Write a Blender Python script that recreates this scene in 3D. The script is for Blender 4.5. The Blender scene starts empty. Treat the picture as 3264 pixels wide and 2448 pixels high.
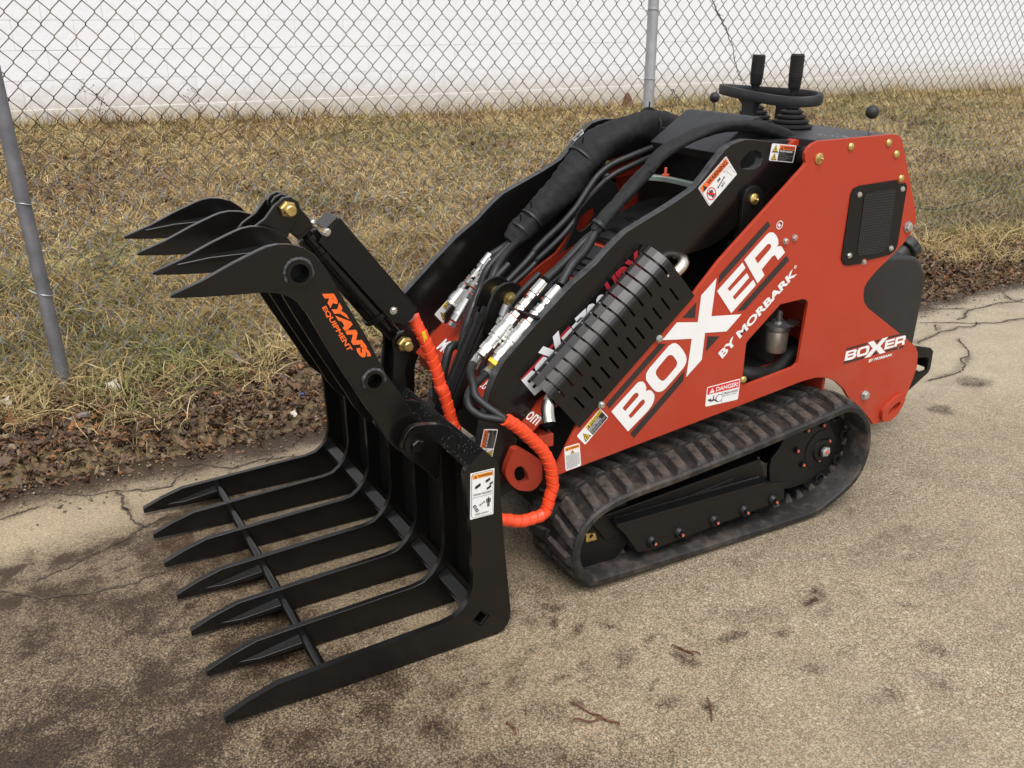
import bpy, bmesh, math, random
import numpy as np
from mathutils import Vector, Matrix
from mathutils.geometry import tessellate_polygon

random.seed(7)
rng = np.random.default_rng(11)
R = math.radians
scene = bpy.context.scene

# ---------------------------------------------------------------- camera, sky, sun, exposure
cam_d = bpy.data.cameras.new("camera")
cam = bpy.data.objects.new("camera", cam_d)
scene.collection.objects.link(cam)
cr = Vector((0.8722757, -0.48901145, -0.00170614))
cu = Vector((0.17936667, 0.31669619, 0.93141351))
cf = Vector((0.45493154, 0.81275539, -0.36395874))
cam.matrix_world = Matrix(((cr.x, cu.x, -cf.x, 0), (cr.y, cu.y, -cf.y, 0), (cr.z, cu.z, -cf.z, 1.35), (0, 0, 0, 1)))
cam_d.sensor_width = 36
cam_d.lens = 32.6
cam_d.clip_start = 0.05
cam_d.clip_end = 500
scene.camera = cam

SUN_EL, SUN_AZ = R(62), R(200)
w = bpy.data.worlds.new("World")
scene.world = w
w.use_nodes = True
nt = w.node_tree
bg = nt.nodes["Background"]
sky = nt.nodes.new("ShaderNodeTexSky")
sky.sky_type = 'NISHITA'
sky.sun_disc = False
sky.sun_elevation = SUN_EL
sky.sun_rotation = SUN_AZ
sky.air_density = 1.0
sky.dust_density = 4.0
sky.ozone_density = 1.0
hs = nt.nodes.new("ShaderNodeHueSaturation")
hs.inputs["Saturation"].default_value = 0.17
nt.links.new(sky.outputs[0], hs.inputs["Color"])
nt.links.new(hs.outputs[0], bg.inputs["Color"])
bg.inputs["Strength"].default_value = 0.12

sun_d = bpy.data.lights.new("sun", 'SUN')
sun_d.energy = 0.7
sun_d.angle = R(40)
sun_d.color = (1.0, 0.975, 0.94)
sun = bpy.data.objects.new("sun", sun_d)
scene.collection.objects.link(sun)
sd = Vector((math.sin(SUN_AZ) * math.cos(SUN_EL), math.cos(SUN_AZ) * math.cos(SUN_EL), math.sin(SUN_EL)))
sun.rotation_euler = sd.to_track_quat('Z', 'Y').to_euler()
sun.location = (0, 0, 20)
scene.view_settings.view_transform = 'Standard'
scene.view_settings.look = 'None'
scene.view_settings.gamma = 1
scene.view_settings.exposure = 0.86
scene.view_settings.use_curve_mapping = False
P = {
 'plate': [(1.102,0.303),(1.098,0.326),(1.158,0.427),(1.189,0.457),(1.496,0.712),(1.573,0.79),(1.833,1.005),(1.837,1.013),(1.832,1.024),(1.832,1.037),(1.839,1.049),(1.851,1.058),(1.872,1.064),(2.146,1.066),(2.165,1.064),(2.182,1.058),(2.195,1.041),(2.294,0.844),(2.3,0.825),(2.298,0.803),(2.286,0.781),(2.262,0.756),(2.234,0.735),(2.157,0.682),(2.133,0.66),(2.123,0.643),(2.124,0.618),(2.132,0.598),(2.152,0.578),(2.373,0.434),(2.394,0.418),(2.408,0.395),(2.414,0.35),(2.402,0.305),(2.38,0.246),(2.354,0.198),(2.327,0.191),(2.25,0.19),(2.236,0.208),(2.189,0.254),(2.119,0.309),(2.095,0.339),(2.059,0.368),(2.031,0.383),(2.001,0.393),(1.969,0.398),(1.92,0.397),(1.86,0.39),(1.661,0.366),(1.473,0.345)],
 'window': [(1.801,0.641),(1.882,0.644),(1.895,0.641),(1.904,0.631),(1.905,0.622),(1.894,0.468),(1.89,0.455),(1.876,0.447),(1.704,0.427),(1.696,0.43),(1.69,0.439),(1.689,0.455),(1.691,0.549),(1.696,0.556)],
 'ring_outer': [(2.27,0.227),(2.274,0.242),(2.331,0.275),(2.352,0.276),(2.369,0.262),(2.366,0.244),(2.344,0.211),(2.319,0.195),(2.291,0.193),(2.273,0.205)],
 'ring_inner': [(2.296,0.221),(2.3,0.234),(2.332,0.251),(2.346,0.252),(2.35,0.243),(2.341,0.228),(2.314,0.218),(2.3,0.213)],
 'vent': [(2.045,0.938),(2.192,0.942),(2.195,0.935),(2.202,0.93),(2.226,0.931),(2.236,0.921),(2.233,0.755),(2.226,0.74),(2.206,0.73),(2.12,0.725),(2.116,0.728),(2.106,0.733),(2.096,0.731),(2.094,0.721),(2.087,0.718),(2.04,0.719),(2.024,0.723),(2.01,0.741),(2.015,0.918),(2.022,0.932)],
 'vent_mesh': [(2.073,0.916),(2.181,0.918),(2.189,0.91),(2.19,0.756),(2.171,0.74),(2.076,0.743),(2.068,0.752),(2.066,0.908)],
 'gold_bolts': [(1.994,1.043),(2.138,1.044),(2.175,1.012),(2.209,0.944),(1.692,0.445)],
 'pin_bolt': [(1.881,1.02)],
 'big_bolts': [(2.268,0.803),(2.19,0.301)],
 'small_bolts': [(1.793,0.814),(1.825,0.82),(2.046,0.914),(2.216,0.915),(2.205,0.749),(2.038,0.748),(2.105,0.72)],
 'shield_bolts': [(1.39,0.615),(1.222,0.47)],
 'shield': [(1.495,0.71),(1.16,0.422),(1.084,0.522),(1.413,0.804)],
 'L_B': [(1.257,0.443),(1.323,0.496),(1.334,0.505),(1.341,0.507),(1.351,0.505),(1.358,0.498),(1.363,0.487),(1.363,0.479),(1.361,0.476),(1.366,0.478),(1.374,0.478),(1.383,0.472),(1.39,0.462),(1.391,0.453),(1.388,0.441),(1.382,0.431),(1.373,0.421),(1.312,0.376)],
 'L_B_h1': [(1.291,0.445),(1.324,0.476),(1.331,0.479),(1.337,0.477),(1.34,0.471),(1.338,0.467),(1.3,0.435)],
 'L_B_h2': [(1.311,0.42),(1.346,0.452),(1.354,0.456),(1.359,0.453),(1.361,0.447),(1.358,0.442),(1.319,0.411)],
 'L_O': [(1.36,0.517),(1.36,0.525),(1.366,0.534),(1.374,0.542),(1.426,0.587),(1.438,0.592),(1.449,0.591),(1.459,0.584),(1.474,0.568),(1.485,0.551),(1.488,0.54),(1.487,0.53),(1.48,0.519),(1.471,0.511),(1.425,0.472),(1.416,0.467),(1.404,0.466),(1.394,0.47),(1.384,0.479),(1.368,0.498),(1.361,0.508)],
 'L_O_h1': [(1.39,0.523),(1.392,0.529),(1.399,0.537),(1.426,0.561),(1.433,0.562),(1.44,0.56),(1.448,0.552),(1.456,0.541),(1.458,0.534),(1.455,0.526),(1.423,0.498),(1.416,0.495),(1.409,0.497),(1.4,0.505),(1.392,0.516)],
 'L_X': [(1.405,0.606),(1.448,0.646),(1.516,0.636),(1.521,0.706),(1.567,0.745),(1.56,0.645),(1.663,0.635),(1.616,0.595),(1.543,0.603),(1.539,0.53),(1.491,0.491),(1.5,0.594)],
 'L_E': [(1.572,0.71),(1.65,0.775),(1.662,0.759),(1.607,0.712),(1.615,0.704),(1.668,0.745),(1.678,0.732),(1.627,0.687),(1.635,0.678),(1.693,0.724),(1.704,0.708),(1.627,0.643)],
 'L_R': [(1.655,0.781),(1.724,0.839),(1.734,0.844),(1.747,0.842),(1.758,0.834),(1.767,0.821),(1.769,0.81),(1.765,0.802),(1.772,0.804),(1.782,0.801),(1.796,0.784),(1.774,0.766),(1.761,0.781),(1.752,0.779),(1.719,0.748),(1.731,0.731),(1.709,0.712)],
 'L_R_h1': [(1.691,0.781),(1.73,0.813),(1.737,0.814),(1.743,0.81),(1.744,0.803),(1.739,0.797),(1.703,0.766)],
 'S_1': [(1.241,0.466),(1.396,0.598),(1.418,0.594),(1.251,0.452)],
 'S_2': [(1.576,0.752),(1.724,0.874),(1.735,0.861),(1.575,0.728)],
 'S_3': [(1.32,0.369),(1.485,0.51),(1.483,0.483),(1.332,0.353)],
 'S_4': [(1.646,0.645),(1.659,0.657),(1.803,0.775),(1.815,0.761),(1.674,0.645)],
 'S_5': [(1.465,0.655),(1.508,0.691),(1.506,0.649)],
 'S_6': [(1.553,0.592),(1.595,0.585),(1.551,0.55)],
 'by': [(1.593,0.539),(1.834,0.738),(1.849,0.719),(1.61,0.52)],
 'reg': [(1.753,0.871),(1.756,0.848),(1.742,0.861),(1.766,0.859)],
 'reg2': [(1.839,0.744),(1.84,0.735)],
 'small_bl': [(2.08,0.43)],
 'small_tl': [(2.082,0.459)],
 'small_br': [(2.289,0.437)],
 'small_by': [(2.185,0.416),(2.288,0.418),(2.288,0.41),(2.185,0.406)],
 'danger': [(1.565,0.448),(1.681,0.451),(1.679,0.39),(1.564,0.392)],
 'caution': [(1.156,0.398),(1.224,0.458),(1.25,0.429),(1.182,0.368)],
 'warn_small': [(1.12,0.376),(1.165,0.378),(1.172,0.313),(1.126,0.309)],
 'arm_top': [(1.889,1.042),(1.85,1.049),(1.776,1.062),(1.708,1.071),(1.684,1.072),(1.661,1.068),(1.638,1.062),(1.619,1.05),(1.6,1.032),(1.571,1.001),(1.542,0.972),(1.525,0.959),(1.499,0.947),(1.465,0.931),(1.414,0.91),(1.364,0.89),(1.331,0.876),(1.303,0.857),(1.274,0.834),(1.243,0.807),(1.174,0.762),(1.086,0.689),(0.992,0.606),(0.977,0.586),(0.961,0.559),(0.948,0.526),(0.937,0.482),(0.929,0.448),(0.92,0.395)],
 'arm_bot': [(1.908,0.987),(1.835,0.961),(1.797,0.946),(1.743,0.904),(1.707,0.874),(1.658,0.838),(1.617,0.815),(1.576,0.805),(1.526,0.798),(1.467,0.794),(1.102,0.497),(1.08,0.485),(1.063,0.46),(1.044,0.428),(1.027,0.398),(1.022,0.376)],
 'arm_slot': [(1.689,1.031),(1.702,1.041),(1.725,1.043),(1.743,1.036),(1.75,1.022),(1.744,1.006),(1.726,0.997),(1.697,0.998),(1.68,1.003),(1.675,1.016)],
 'arm_pin': [(1.717,0.923)],
 'arm_piv': [(1.893,1.018)],
 'lug': [(1.672,0.928),(1.678,0.946),(1.693,0.954),(1.713,0.948),(1.728,0.929),(1.737,0.854),(1.683,0.86)],
 'st_2m': [(1.542,0.963),(1.625,1.036),(1.667,0.988),(1.583,0.914)],
 'st_crush': [(1.777,1.058),(1.864,1.047),(1.858,1.003),(1.771,1.015)],
 'st_arm': [(0.916,0.371),(0.933,0.441),(0.971,0.432),(0.954,0.36)],
 'arm_stripe': [(1.033,0.55),(1.169,0.663),(1.174,0.658),(1.038,0.544)],
 'arm_logo': [(1.037,0.544),(1.177,0.656)],
 'arm_700': [(1.182,0.675),(1.266,0.733)],
 'arm_hdx': [(1.266,0.747),(1.365,0.826)],
 'cyl_low': [(1.7,0.852),(1.644,0.814)],
 'farm_top': [(1.7,1.073),(1.653,1.072),(1.625,1.061),(1.597,1.041),(1.553,0.997),(1.503,0.949),(1.476,0.918),(1.454,0.868),(1.437,0.841),(1.41,0.8),(1.344,0.744),(1.262,0.686),(1.227,0.641),(1.177,0.606),(1.07,0.515),(1.063,0.529),(1.031,0.472)],
 'st_lift': [(1.568,1.02),(1.603,1.047),(1.609,1.034),(1.574,1.012)],
 'st_caut': [(1.092,0.538),(1.166,0.603),(1.193,0.572),(1.119,0.506)],
 'belt': [(1.884,-0.001),(1.964,0.013),(2.035,0.04),(2.09,0.075),(2.121,0.134),(2.127,0.204),(2.108,0.262),(2.076,0.303),(2.018,0.338),(1.946,0.328),(1.676,0.294),(1.428,0.268),(1.255,0.255),(1.178,0.239),(1.13,0.214),(1.094,0.163),(1.088,0.102),(1.102,0.06),(1.142,0.023),(1.188,0.011)],
 'hub': [(1.983,0.18),(1.915,0.257),(1.977,0.26),(2.009,0.203),(1.976,0.149),(1.914,0.148),(1.884,0.2)],
 'rollers': [(1.348,0.076),(1.438,0.076),(1.558,0.079),(1.665,0.081),(1.772,0.085)],
 'rail_low': [(1.23,0.154),(1.255,0.128),(1.305,0.055),(1.348,0.049),(1.816,0.076),(1.808,0.131),(1.736,0.146)],
 'rail_up': [(1.166,0.173),(1.736,0.209),(1.772,0.121),(1.22,0.101)],
 'motor_plate': [(1.836,0.257),(1.864,0.262),(1.904,0.282),(1.992,0.28),(2.043,0.198),(2.041,0.127),(1.978,0.094),(1.935,0.08),(1.855,0.077),(1.793,0.111),(1.783,0.189),(1.814,0.216)],
 'idler_br': [(1.152,0.148),(1.18,0.142),(1.185,0.122),(1.153,0.123)],
 'eye': [(1.009,0.388),(1.06,0.35),(1.09,0.321),(1.1,0.293),(1.066,0.248),(1.026,0.258),(1.004,0.272),(0.982,0.306),(0.98,0.325),(0.992,0.356)],
 'eye_h': [(1.005,0.318),(1.011,0.328),(1.021,0.329),(1.032,0.324),(1.045,0.299),(1.047,0.284),(1.038,0.277),(1.023,0.28),(1.012,0.291),(1.005,0.307)],
 'tank': [(2.297,0.638),(2.411,0.661),(2.446,0.662),(2.544,0.649),(2.57,0.635),(2.615,0.574),(2.619,0.556),(2.608,0.341),(2.587,0.334),(2.327,0.483)],
 'cap': [(2.606,0.65),(2.683,0.652)],
 'tankwhite': [(2.495,0.667)],
 'hitch': [(2.658,0.324),(2.729,0.296),(2.757,0.281),(2.77,0.212),(2.638,0.135),(2.616,0.16),(2.705,0.224),(2.672,0.299)],
 'hitch2': [(2.729,0.26),(2.748,0.216)],
 'filter': [(1.911,0.566),(1.941,0.548),(1.898,0.531),(1.954,0.522),(1.899,0.473),(1.963,0.458),(1.918,0.518),(1.998,0.52),(1.956,0.505)],
 'hose_win': [(1.791,0.417),(1.871,0.402),(1.919,0.413),(1.952,0.441),(1.97,0.448),(1.996,0.438)],
 'end_tine': [(0.228,0.007),(0.228,0.022),(0.281,0.043),(0.342,0.06),(0.503,0.067),(0.721,0.076),(0.751,0.082),(0.774,0.098),(0.789,0.117),(0.798,0.148),(0.8,0.173),(0.779,0.3),(0.782,0.441),(0.788,0.452),(0.831,0.489),(0.865,0.448),(0.869,0.335),(0.881,0.241),(0.894,0.046),(0.89,0.02),(0.877,-0.0),(0.851,-0.01)],
 'sq_tube': [(0.818,0.059)],
 'sq_c': [(0.8,0.07),(0.826,0.078),(0.838,0.052),(0.82,0.042)],
 'rod_near': [(0.44,0.05)],
 'rod_far': [(0.45,0.035)],
 'beam': [(0.796,0.444),(0.838,0.481)],
 'ear': [(0.71,0.487),(0.722,0.493),(0.734,0.494),(0.833,0.486),(0.791,0.448),(0.812,0.426),(0.812,0.367),(0.779,0.383),(0.719,0.431),(0.707,0.45),(0.705,0.467)],
 'ear_bolt': [(0.744,0.456)],
 'st_grap': [(0.798,0.441),(0.857,0.44),(0.853,0.327),(0.795,0.328)],
 'jaw': [(0.267,0.861),(0.271,0.864),(0.332,0.885),(0.394,0.912),(0.442,0.93),(0.461,0.936),(0.483,0.938),(0.508,0.935),(0.533,0.926),(0.558,0.907),(0.578,0.875),(0.593,0.844),(0.623,0.782),(0.657,0.713),(0.696,0.623),(0.74,0.543),(0.723,0.589),(0.74,0.549),(0.765,0.492),(0.785,0.449),(0.784,0.42),(0.767,0.407),(0.738,0.412),(0.715,0.431),(0.702,0.446),(0.685,0.472),(0.667,0.511),(0.663,0.513),(0.599,0.641),(0.563,0.715),(0.531,0.785),(0.514,0.811),(0.496,0.827),(0.474,0.838),(0.443,0.844),(0.387,0.847),(0.327,0.851),(0.271,0.857),(0.268,0.858)],
 'jaw_boss': [(0.519,0.876),(0.547,0.873),(0.537,0.874),(0.666,0.614),(0.688,0.61),(0.682,0.611)],
 'ryans': [(0.588,0.827),(0.666,0.671),(0.64,0.668),(0.563,0.825)],
 'equip': [(0.571,0.799),(0.623,0.693),(0.61,0.689),(0.56,0.795)],
 'jlug': [(0.488,0.931),(0.538,0.98),(0.551,0.992),(0.564,0.995),(0.577,0.99),(0.593,0.972),(0.571,0.928),(0.554,0.898),(0.52,0.902)],
 'cyl_pins': [(0.572,0.963),(0.835,0.603)],
 'clevis': [(0.578,0.967),(0.634,0.918),(0.639,0.889),(0.615,0.876),(0.562,0.933)],
 'barrel': [(0.645,0.882),(0.784,0.666)],
 'guard': [(0.653,0.888),(0.66,0.904),(0.69,0.927),(0.739,0.867),(0.808,0.776),(0.872,0.691),(0.875,0.678),(0.864,0.662),(0.844,0.647),(0.829,0.654),(0.822,0.67),(0.798,0.702),(0.714,0.811)],
 'guard_top': [(0.708,0.928),(0.905,0.667)],
 'guard_bolts': [(0.66,0.901),(0.814,0.69)],
 'hose1': [(0.845,0.681),(0.856,0.654),(0.869,0.627),(0.884,0.589),(0.896,0.551),(0.905,0.52),(0.914,0.478),(0.917,0.48),(0.927,0.444),(0.934,0.414),(0.941,0.383),(0.949,0.36)],
 'hose2': [(0.935,0.505),(0.96,0.485),(0.988,0.457),(1.013,0.429),(1.035,0.402),(1.049,0.376),(1.058,0.349),(1.062,0.323),(1.064,0.3),(1.058,0.28),(1.042,0.235),(1.007,0.228),(0.972,0.23),(0.946,0.238),(0.912,0.25)],
 'bh1': [(0.909,0.615),(0.899,0.602),(0.898,0.585),(0.904,0.563),(0.909,0.534),(0.934,0.505),(0.963,0.479),(0.989,0.456)],
 'bh2': [(0.942,0.587),(0.924,0.573),(0.904,0.56),(0.891,0.541),(0.889,0.522),(0.898,0.501),(0.924,0.478),(0.956,0.465),(0.989,0.453)],
 'cpA': [(1.137,0.761),(1.111,0.742),(1.101,0.732),(1.084,0.717),(1.073,0.707),(1.061,0.696),(1.036,0.669),(1.006,0.645),(0.992,0.628),(0.977,0.617),(0.971,0.605),(0.948,0.588)],
 'cpB': [(1.161,0.751),(1.136,0.732),(1.121,0.719),(1.107,0.704),(1.094,0.693),(1.079,0.678),(1.052,0.652),(1.023,0.628),(1.008,0.613),(0.996,0.604),(0.988,0.594),(0.963,0.573)],
 'nbr': [(1.118,0.69)],
 'upA': [(1.147,0.763),(1.195,0.795),(1.241,0.832),(1.26,0.847),(1.286,0.862)],
 'upB': [(1.166,0.758),(1.196,0.801),(1.228,0.828),(1.247,0.851),(1.263,0.876)],
 'fcA': [(1.242,0.718),(1.219,0.696),(1.196,0.677),(1.185,0.666),(1.146,0.626),(1.136,0.617),(1.119,0.599),(1.097,0.575),(1.089,0.562)],
 'fcB': [(1.224,0.714),(1.203,0.69),(1.188,0.675),(1.181,0.666),(1.16,0.618),(1.154,0.609),(1.141,0.596),(1.125,0.578),(1.111,0.558)],
 'fbr': [(1.173,0.665),(1.22,0.64),(1.204,0.603),(1.146,0.634)],
 'fbr_n': [(1.16,0.652),(1.175,0.643)],
 'fhose': [(1.118,0.474),(1.15,0.565),(1.18,0.629),(1.211,0.692),(1.28,0.75)],
 'fhose2': [(1.192,0.634),(1.219,0.693),(1.254,0.737),(1.288,0.764)],
 'sleeve_far': [(1.305,0.748),(1.338,0.78),(1.373,0.81),(1.417,0.845),(1.466,0.886),(1.509,0.931),(1.546,0.968),(1.59,1.0),(1.649,1.023),(1.714,1.04),(1.781,1.048),(1.84,1.038),(1.901,1.008)],
 'sleeve_near': [(1.302,0.861),(1.326,0.889),(1.366,0.923),(1.406,0.958),(1.441,0.989),(1.466,1.01),(1.454,0.997),(1.483,1.03),(1.531,1.055),(1.602,1.079),(1.671,1.093),(1.743,1.095),(1.819,1.086),(1.893,1.067),(1.954,1.041)],
 'ties_far': [(1.322,0.771),(1.37,0.83),(1.52,1.006),(1.762,1.082)],
 'tilt': [(1.131,0.656),(1.101,0.62),(1.078,0.586),(1.023,0.467),(1.009,0.398),(0.987,0.34)],
 'tilt_pin': [(1.144,0.67),(1.133,0.64)],
 'tilt_br': [(1.097,0.695),(1.11,0.703),(1.128,0.697),(1.193,0.673),(1.193,0.665),(1.16,0.64),(1.128,0.616),(1.101,0.63),(1.078,0.64)],
 'red_far': [(1.591,0.895),(1.554,0.853),(1.529,0.777),(1.498,0.73),(1.466,0.696),(1.391,0.654),(1.308,0.604)],
 'far_pin': [(1.629,0.95),(1.634,0.918)],
 'far_red_tri': [(1.842,1.023),(1.832,0.991),(1.69,0.954),(1.692,0.894),(1.778,0.906),(1.91,0.982)],
 'brace': [(1.551,0.958),(1.609,0.952),(1.689,0.927)],
 'scoops': [(1.342,0.834),(1.316,0.811),(1.289,0.788),(1.262,0.765),(1.233,0.741),(1.206,0.72),(1.18,0.697)],
 'gripN': [(2.065,1.263),(2.066,1.202),(2.063,1.167),(2.063,1.132),(2.064,1.124)],
 'gripF': [(2.07,1.257),(2.069,1.195),(2.066,1.17)],
 'ringN': [(2.035,1.172)],
 'ringF': [(2.052,1.156)],
 'supN': [(1.913,1.16),(1.923,1.102)],
 'levN': [(2.099,1.064),(2.102,1.104),(2.1,1.123)],
 'levF': [(2.124,1.081),(2.119,1.119)],
 'boot': [(2.054,2.026)],
 'deckmarks': [(2.033,1.897),(2.069,1.795)],
 'console': [(1.734,1.126),(1.984,1.095),(1.692,1.053)],
 'om': [(1.043,0.458),(1.072,0.44)],
 'cracks1': [(-0.138,2.956),(-0.01,2.919),(0.186,2.82),(0.336,2.772),(0.394,2.876)],
 'cracks2': [(0.177,2.825),(0.184,2.741),(0.192,2.671)],
 'cracks2b': [(0.179,2.703),(0.191,2.664),(0.197,2.586),(0.224,2.54)],
 'cracks3': [(0.363,2.92),(0.475,2.857),(0.527,2.801),(0.592,2.817),(0.741,2.787)],
 'cracks4': [(-0.143,2.799),(-0.093,2.813),(-0.038,2.826)],
 'cracks5': [(-0.158,2.386),(-0.096,2.336),(-0.038,2.291),(0.036,2.269),(0.088,2.264),(0.136,2.261),(0.185,2.275),(0.228,2.276)],
 'cracks6': [(-0.074,2.396),(-0.009,2.419),(0.057,2.461),(0.116,2.484),(0.174,2.519),(0.231,2.557),(0.294,2.595)],
 'cracks7': [(3.783,2.75),(3.881,2.694),(4.0,2.612),(4.14,2.561),(4.285,2.552)],
 'cracks8': [(3.515,2.554),(3.646,2.582),(3.737,2.61),(3.848,2.601),(3.944,2.588),(4.018,2.616)],
 'cracks9': [(3.738,2.503),(3.66,2.422),(3.568,2.331),(3.452,2.261),(3.363,2.225),(3.309,2.214),(3.159,2.217)],
 'cracks10': [(3.983,2.693),(4.138,2.755),(4.279,2.769),(4.46,2.763),(4.591,2.755)],
 'cracks11': [(4.025,2.914),(4.118,2.829),(4.172,2.798)],
 'cracks12': [(4.636,2.902),(4.534,2.787),(4.537,2.719)],
 'cracks13': [(3.827,2.696),(3.75,2.629)],
 'blobs': [(3.308,2.113),(2.956,1.997),(0.012,2.478),(0.151,2.502),(-0.14,2.476),(-0.147,2.318),(0.219,2.022),(0.057,2.498),(0.954,1.622),(1.031,1.638),(0.899,1.536),(0.965,1.525),(0.806,1.444),(1.072,1.412),(0.97,1.418),(0.555,1.55),(0.482,1.429),(0.687,1.603),(0.846,1.507),(2.08,1.404),(1.924,1.426),(1.578,1.541),(1.492,1.364),(1.409,1.373),(1.714,1.07),(1.616,0.97),(1.499,1.013),(1.42,1.152),(1.616,1.005)],
 'oval_plate': [(1.56,0.927),(1.522,0.898),(1.488,0.87),(1.46,0.842),(1.444,0.792),(1.416,0.738),(1.396,0.723),(1.46,0.753),(1.529,0.801),(1.572,0.851),(1.603,0.885),(1.587,0.916)],
 'oval_hole': [(1.518,0.851),(1.489,0.842),(1.462,0.815),(1.455,0.791),(1.47,0.782),(1.502,0.801),(1.521,0.824)],
 'scrap': [(0.279,3.569),(-0.08,3.581),(0.814,3.059)],
 'stick': [(0.735,3.808),(0.764,3.607),(0.1,3.366),(0.165,3.353),(0.889,3.197)],
 'twig1': [(0.883,1.323),(0.903,1.276),(0.917,1.249),(0.934,1.218)],
 'twig1b': [(0.858,1.277),(0.89,1.256),(0.917,1.249)],
 'twig2': [(0.734,1.336),(0.74,1.322),(0.734,1.3)],
 'twig3': [(1.143,1.193),(1.13,1.165),(1.106,1.135)],
 'twig4': [(1.196,1.359),(1.21,1.338),(1.228,1.315)],
 'twig5': [(1.19,1.372),(1.203,1.348),(1.213,1.32)],
 'vine': [(3.237,1.425),(3.282,1.375),(3.329,1.311),(3.379,1.223),(3.415,1.133),(3.455,1.064)],
 'vine2': [(3.014,1.04),(3.036,1.01),(3.12,0.947)],
 'loose_wire': [(4.961,0.279),(5.128,0.251),(5.278,0.245),(5.442,0.26),(5.641,0.277),(5.848,0.341)],
 'ties': [(0.059,0.759),(0.132,0.748),(0.082,0.381),(0.149,0.371),(0.106,0.041),(0.144,0.04),(2.78,1.089),(2.859,1.081),(2.796,1.428),(2.864,1.417)],
 'small_reg': [(2.293,0.467)],
}
# ---------------------------------------------------------------- helpers
def srgb(r, g, b):
    f = lambda c: (c / 255 / 12.92) if c / 255 <= 0.04045 else ((c / 255 + 0.055) / 1.055) ** 2.4
    return (f(r), f(g), f(b))

class NB:
    """small node builder"""
    def __init__(s, name):
        s.m = bpy.data.materials.new(name); s.m.use_nodes = True
        s.t = s.m.node_tree; s.bsdf = s.t.nodes["Principled BSDF"]
        s.tc = s.t.nodes.new("ShaderNodeTexCoord")
    def n(s, typ, **kw):
        o = s.t.nodes.new(typ)
        for k, v in kw.items(): setattr(o, k, v)
        return o
    def l(s, a, b): s.t.links.new(a, b)
    def noise(s, scale, detail=4, rough=0.55, vec=None):
        o = s.n("ShaderNodeTexNoise"); o.inputs["Scale"].default_value = scale; o.inputs["Detail"].default_value = detail; o.inputs["Roughness"].default_value = rough
        s.l(vec or s.tc.outputs["Object"], o.inputs["Vector"]); return o.outputs["Fac"]
    def ramp(s, fac, *stops):
        o = s.n("ShaderNodeValToRGB"); e = o.color_ramp.elements
        while len(e) < len(stops): e.new(0.5)
        for el, (p, c) in zip(e, stops):
            el.position = p; el.color = (*c, 1) if len(c) == 3 else c
        s.l(fac, o.inputs[0]); return o.outputs[0]
    def mix(s, fac, a, b, mode='MIX'):
        o = s.n("ShaderNodeMix", data_type='RGBA', blend_type=mode)
        for v, k in ((fac, 0), (a, 6), (b, 7)):
            if isinstance(v, (int, float)): o.inputs[k].default_value = v
            elif isinstance(v, tuple): o.inputs[k].default_value = (*v, 1)
            else: s.l(v, o.inputs[k])
        return o.outputs[2]
    def math(s, op, a, b=0.0, clamp=False):
        o = s.n("ShaderNodeMath", operation=op, use_clamp=clamp)
        for v, k in ((a, 0), (b, 1)):
            if isinstance(v, (int, float)): o.inputs[k].default_value = v
            else: s.l(v, o.inputs[k])
        return o.outputs[0]
    def bump(s, h, strength=0.3, dist=0.002):
        o = s.n("ShaderNodeBump"); o.inputs["Strength"].default_value = strength; o.inputs["Distance"].default_value = dist
        s.l(h, o.inputs["Height"]); s.l(o.outputs[0], s.bsdf.inputs["Normal"])
    def set(s, k, v):
        if isinstance(v, (int, float)): s.bsdf.inputs[k].default_value = v
        elif isinstance(v, tuple): s.bsdf.inputs[k].default_value = (*v, 1)
        else: s.l(v, s.bsdf.inputs[k])

def simple(name, col, rough, metal=0.0, var=0.15, scale=12, bump=0.0, bscale=80, bdist=0.001, rvar=0.12, coat=0.0, spec=None):
    b = NB(name)
    nz = b.noise(scale)
    lo = tuple(c * (1 - var) for c in col); hi = tuple(min(1, c * (1 + var)) for c in col)
    b.set("Base Color", b.ramp(nz, (0.3, lo), (0.7, hi)))
    n2 = b.noise(scale * 3.1, 5)
    b.set("Roughness", b.math('ADD', b.math('MULTIPLY', n2, 2 * rvar), rough - rvar, True))
    b.set("Metallic", metal)
    if coat: b.set("Coat Weight", coat); b.set("Coat Roughness", 0.08)
    if spec is not None: b.set("Specular IOR Level", spec)
    if bump: b.bump(b.noise(bscale, 5), bump, bdist)
    return b.m

M = {}
b = NB('red paint'); geo = b.n("ShaderNodeNewGeometry"); sx = b.n("ShaderNodeSeparateXYZ"); b.l(geo.outputs["Position"], sx.inputs[0])
nz = b.noise(3, 4); dz = b.noise(9, 6, .65); fz = b.noise(220, 3, .6)
hi_ = b.ramp(sx.outputs[2], (.22, (1,) * 3), (.62, (.12,) * 3))
dm_ = b.math('MULTIPLY', hi_, b.ramp(dz, (.42, (0,) * 3), (.72, (1,) * 3)))
base = b.ramp(nz, (.3, (.395, .0350, .0125)), (.7, (.435, .0395, .0140)))
base = b.mix(b.math('MULTIPLY', dm_, .20), base, (.30, .19, .13)); base = b.mix(b.math('MULTIPLY', b.ramp(fz, (.70, (0,) * 3), (.76, (1,) * 3)), .16), base, (.32, .22, .16))
b.set("Base Color", base); b.set("Roughness", b.math('ADD', .33, b.math('MULTIPLY', dz, .22))); b.bump(b.noise(260, 3), .08, .0006); M['red'] = b.m
M['black'] = simple('black gloss paint', (0.0050, 0.0046, 0.0043), 0.22, var=0.2, scale=6, bump=0.08, bscale=160, bdist=0.0006, rvar=0.09, spec=0.46)
M['dkblack'] = simple('black satin paint', (0.0055, 0.0052, 0.0050), 0.40, var=0.2, scale=8, bump=0.06, bscale=200, bdist=0.0006, spec=0.35)
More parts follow.
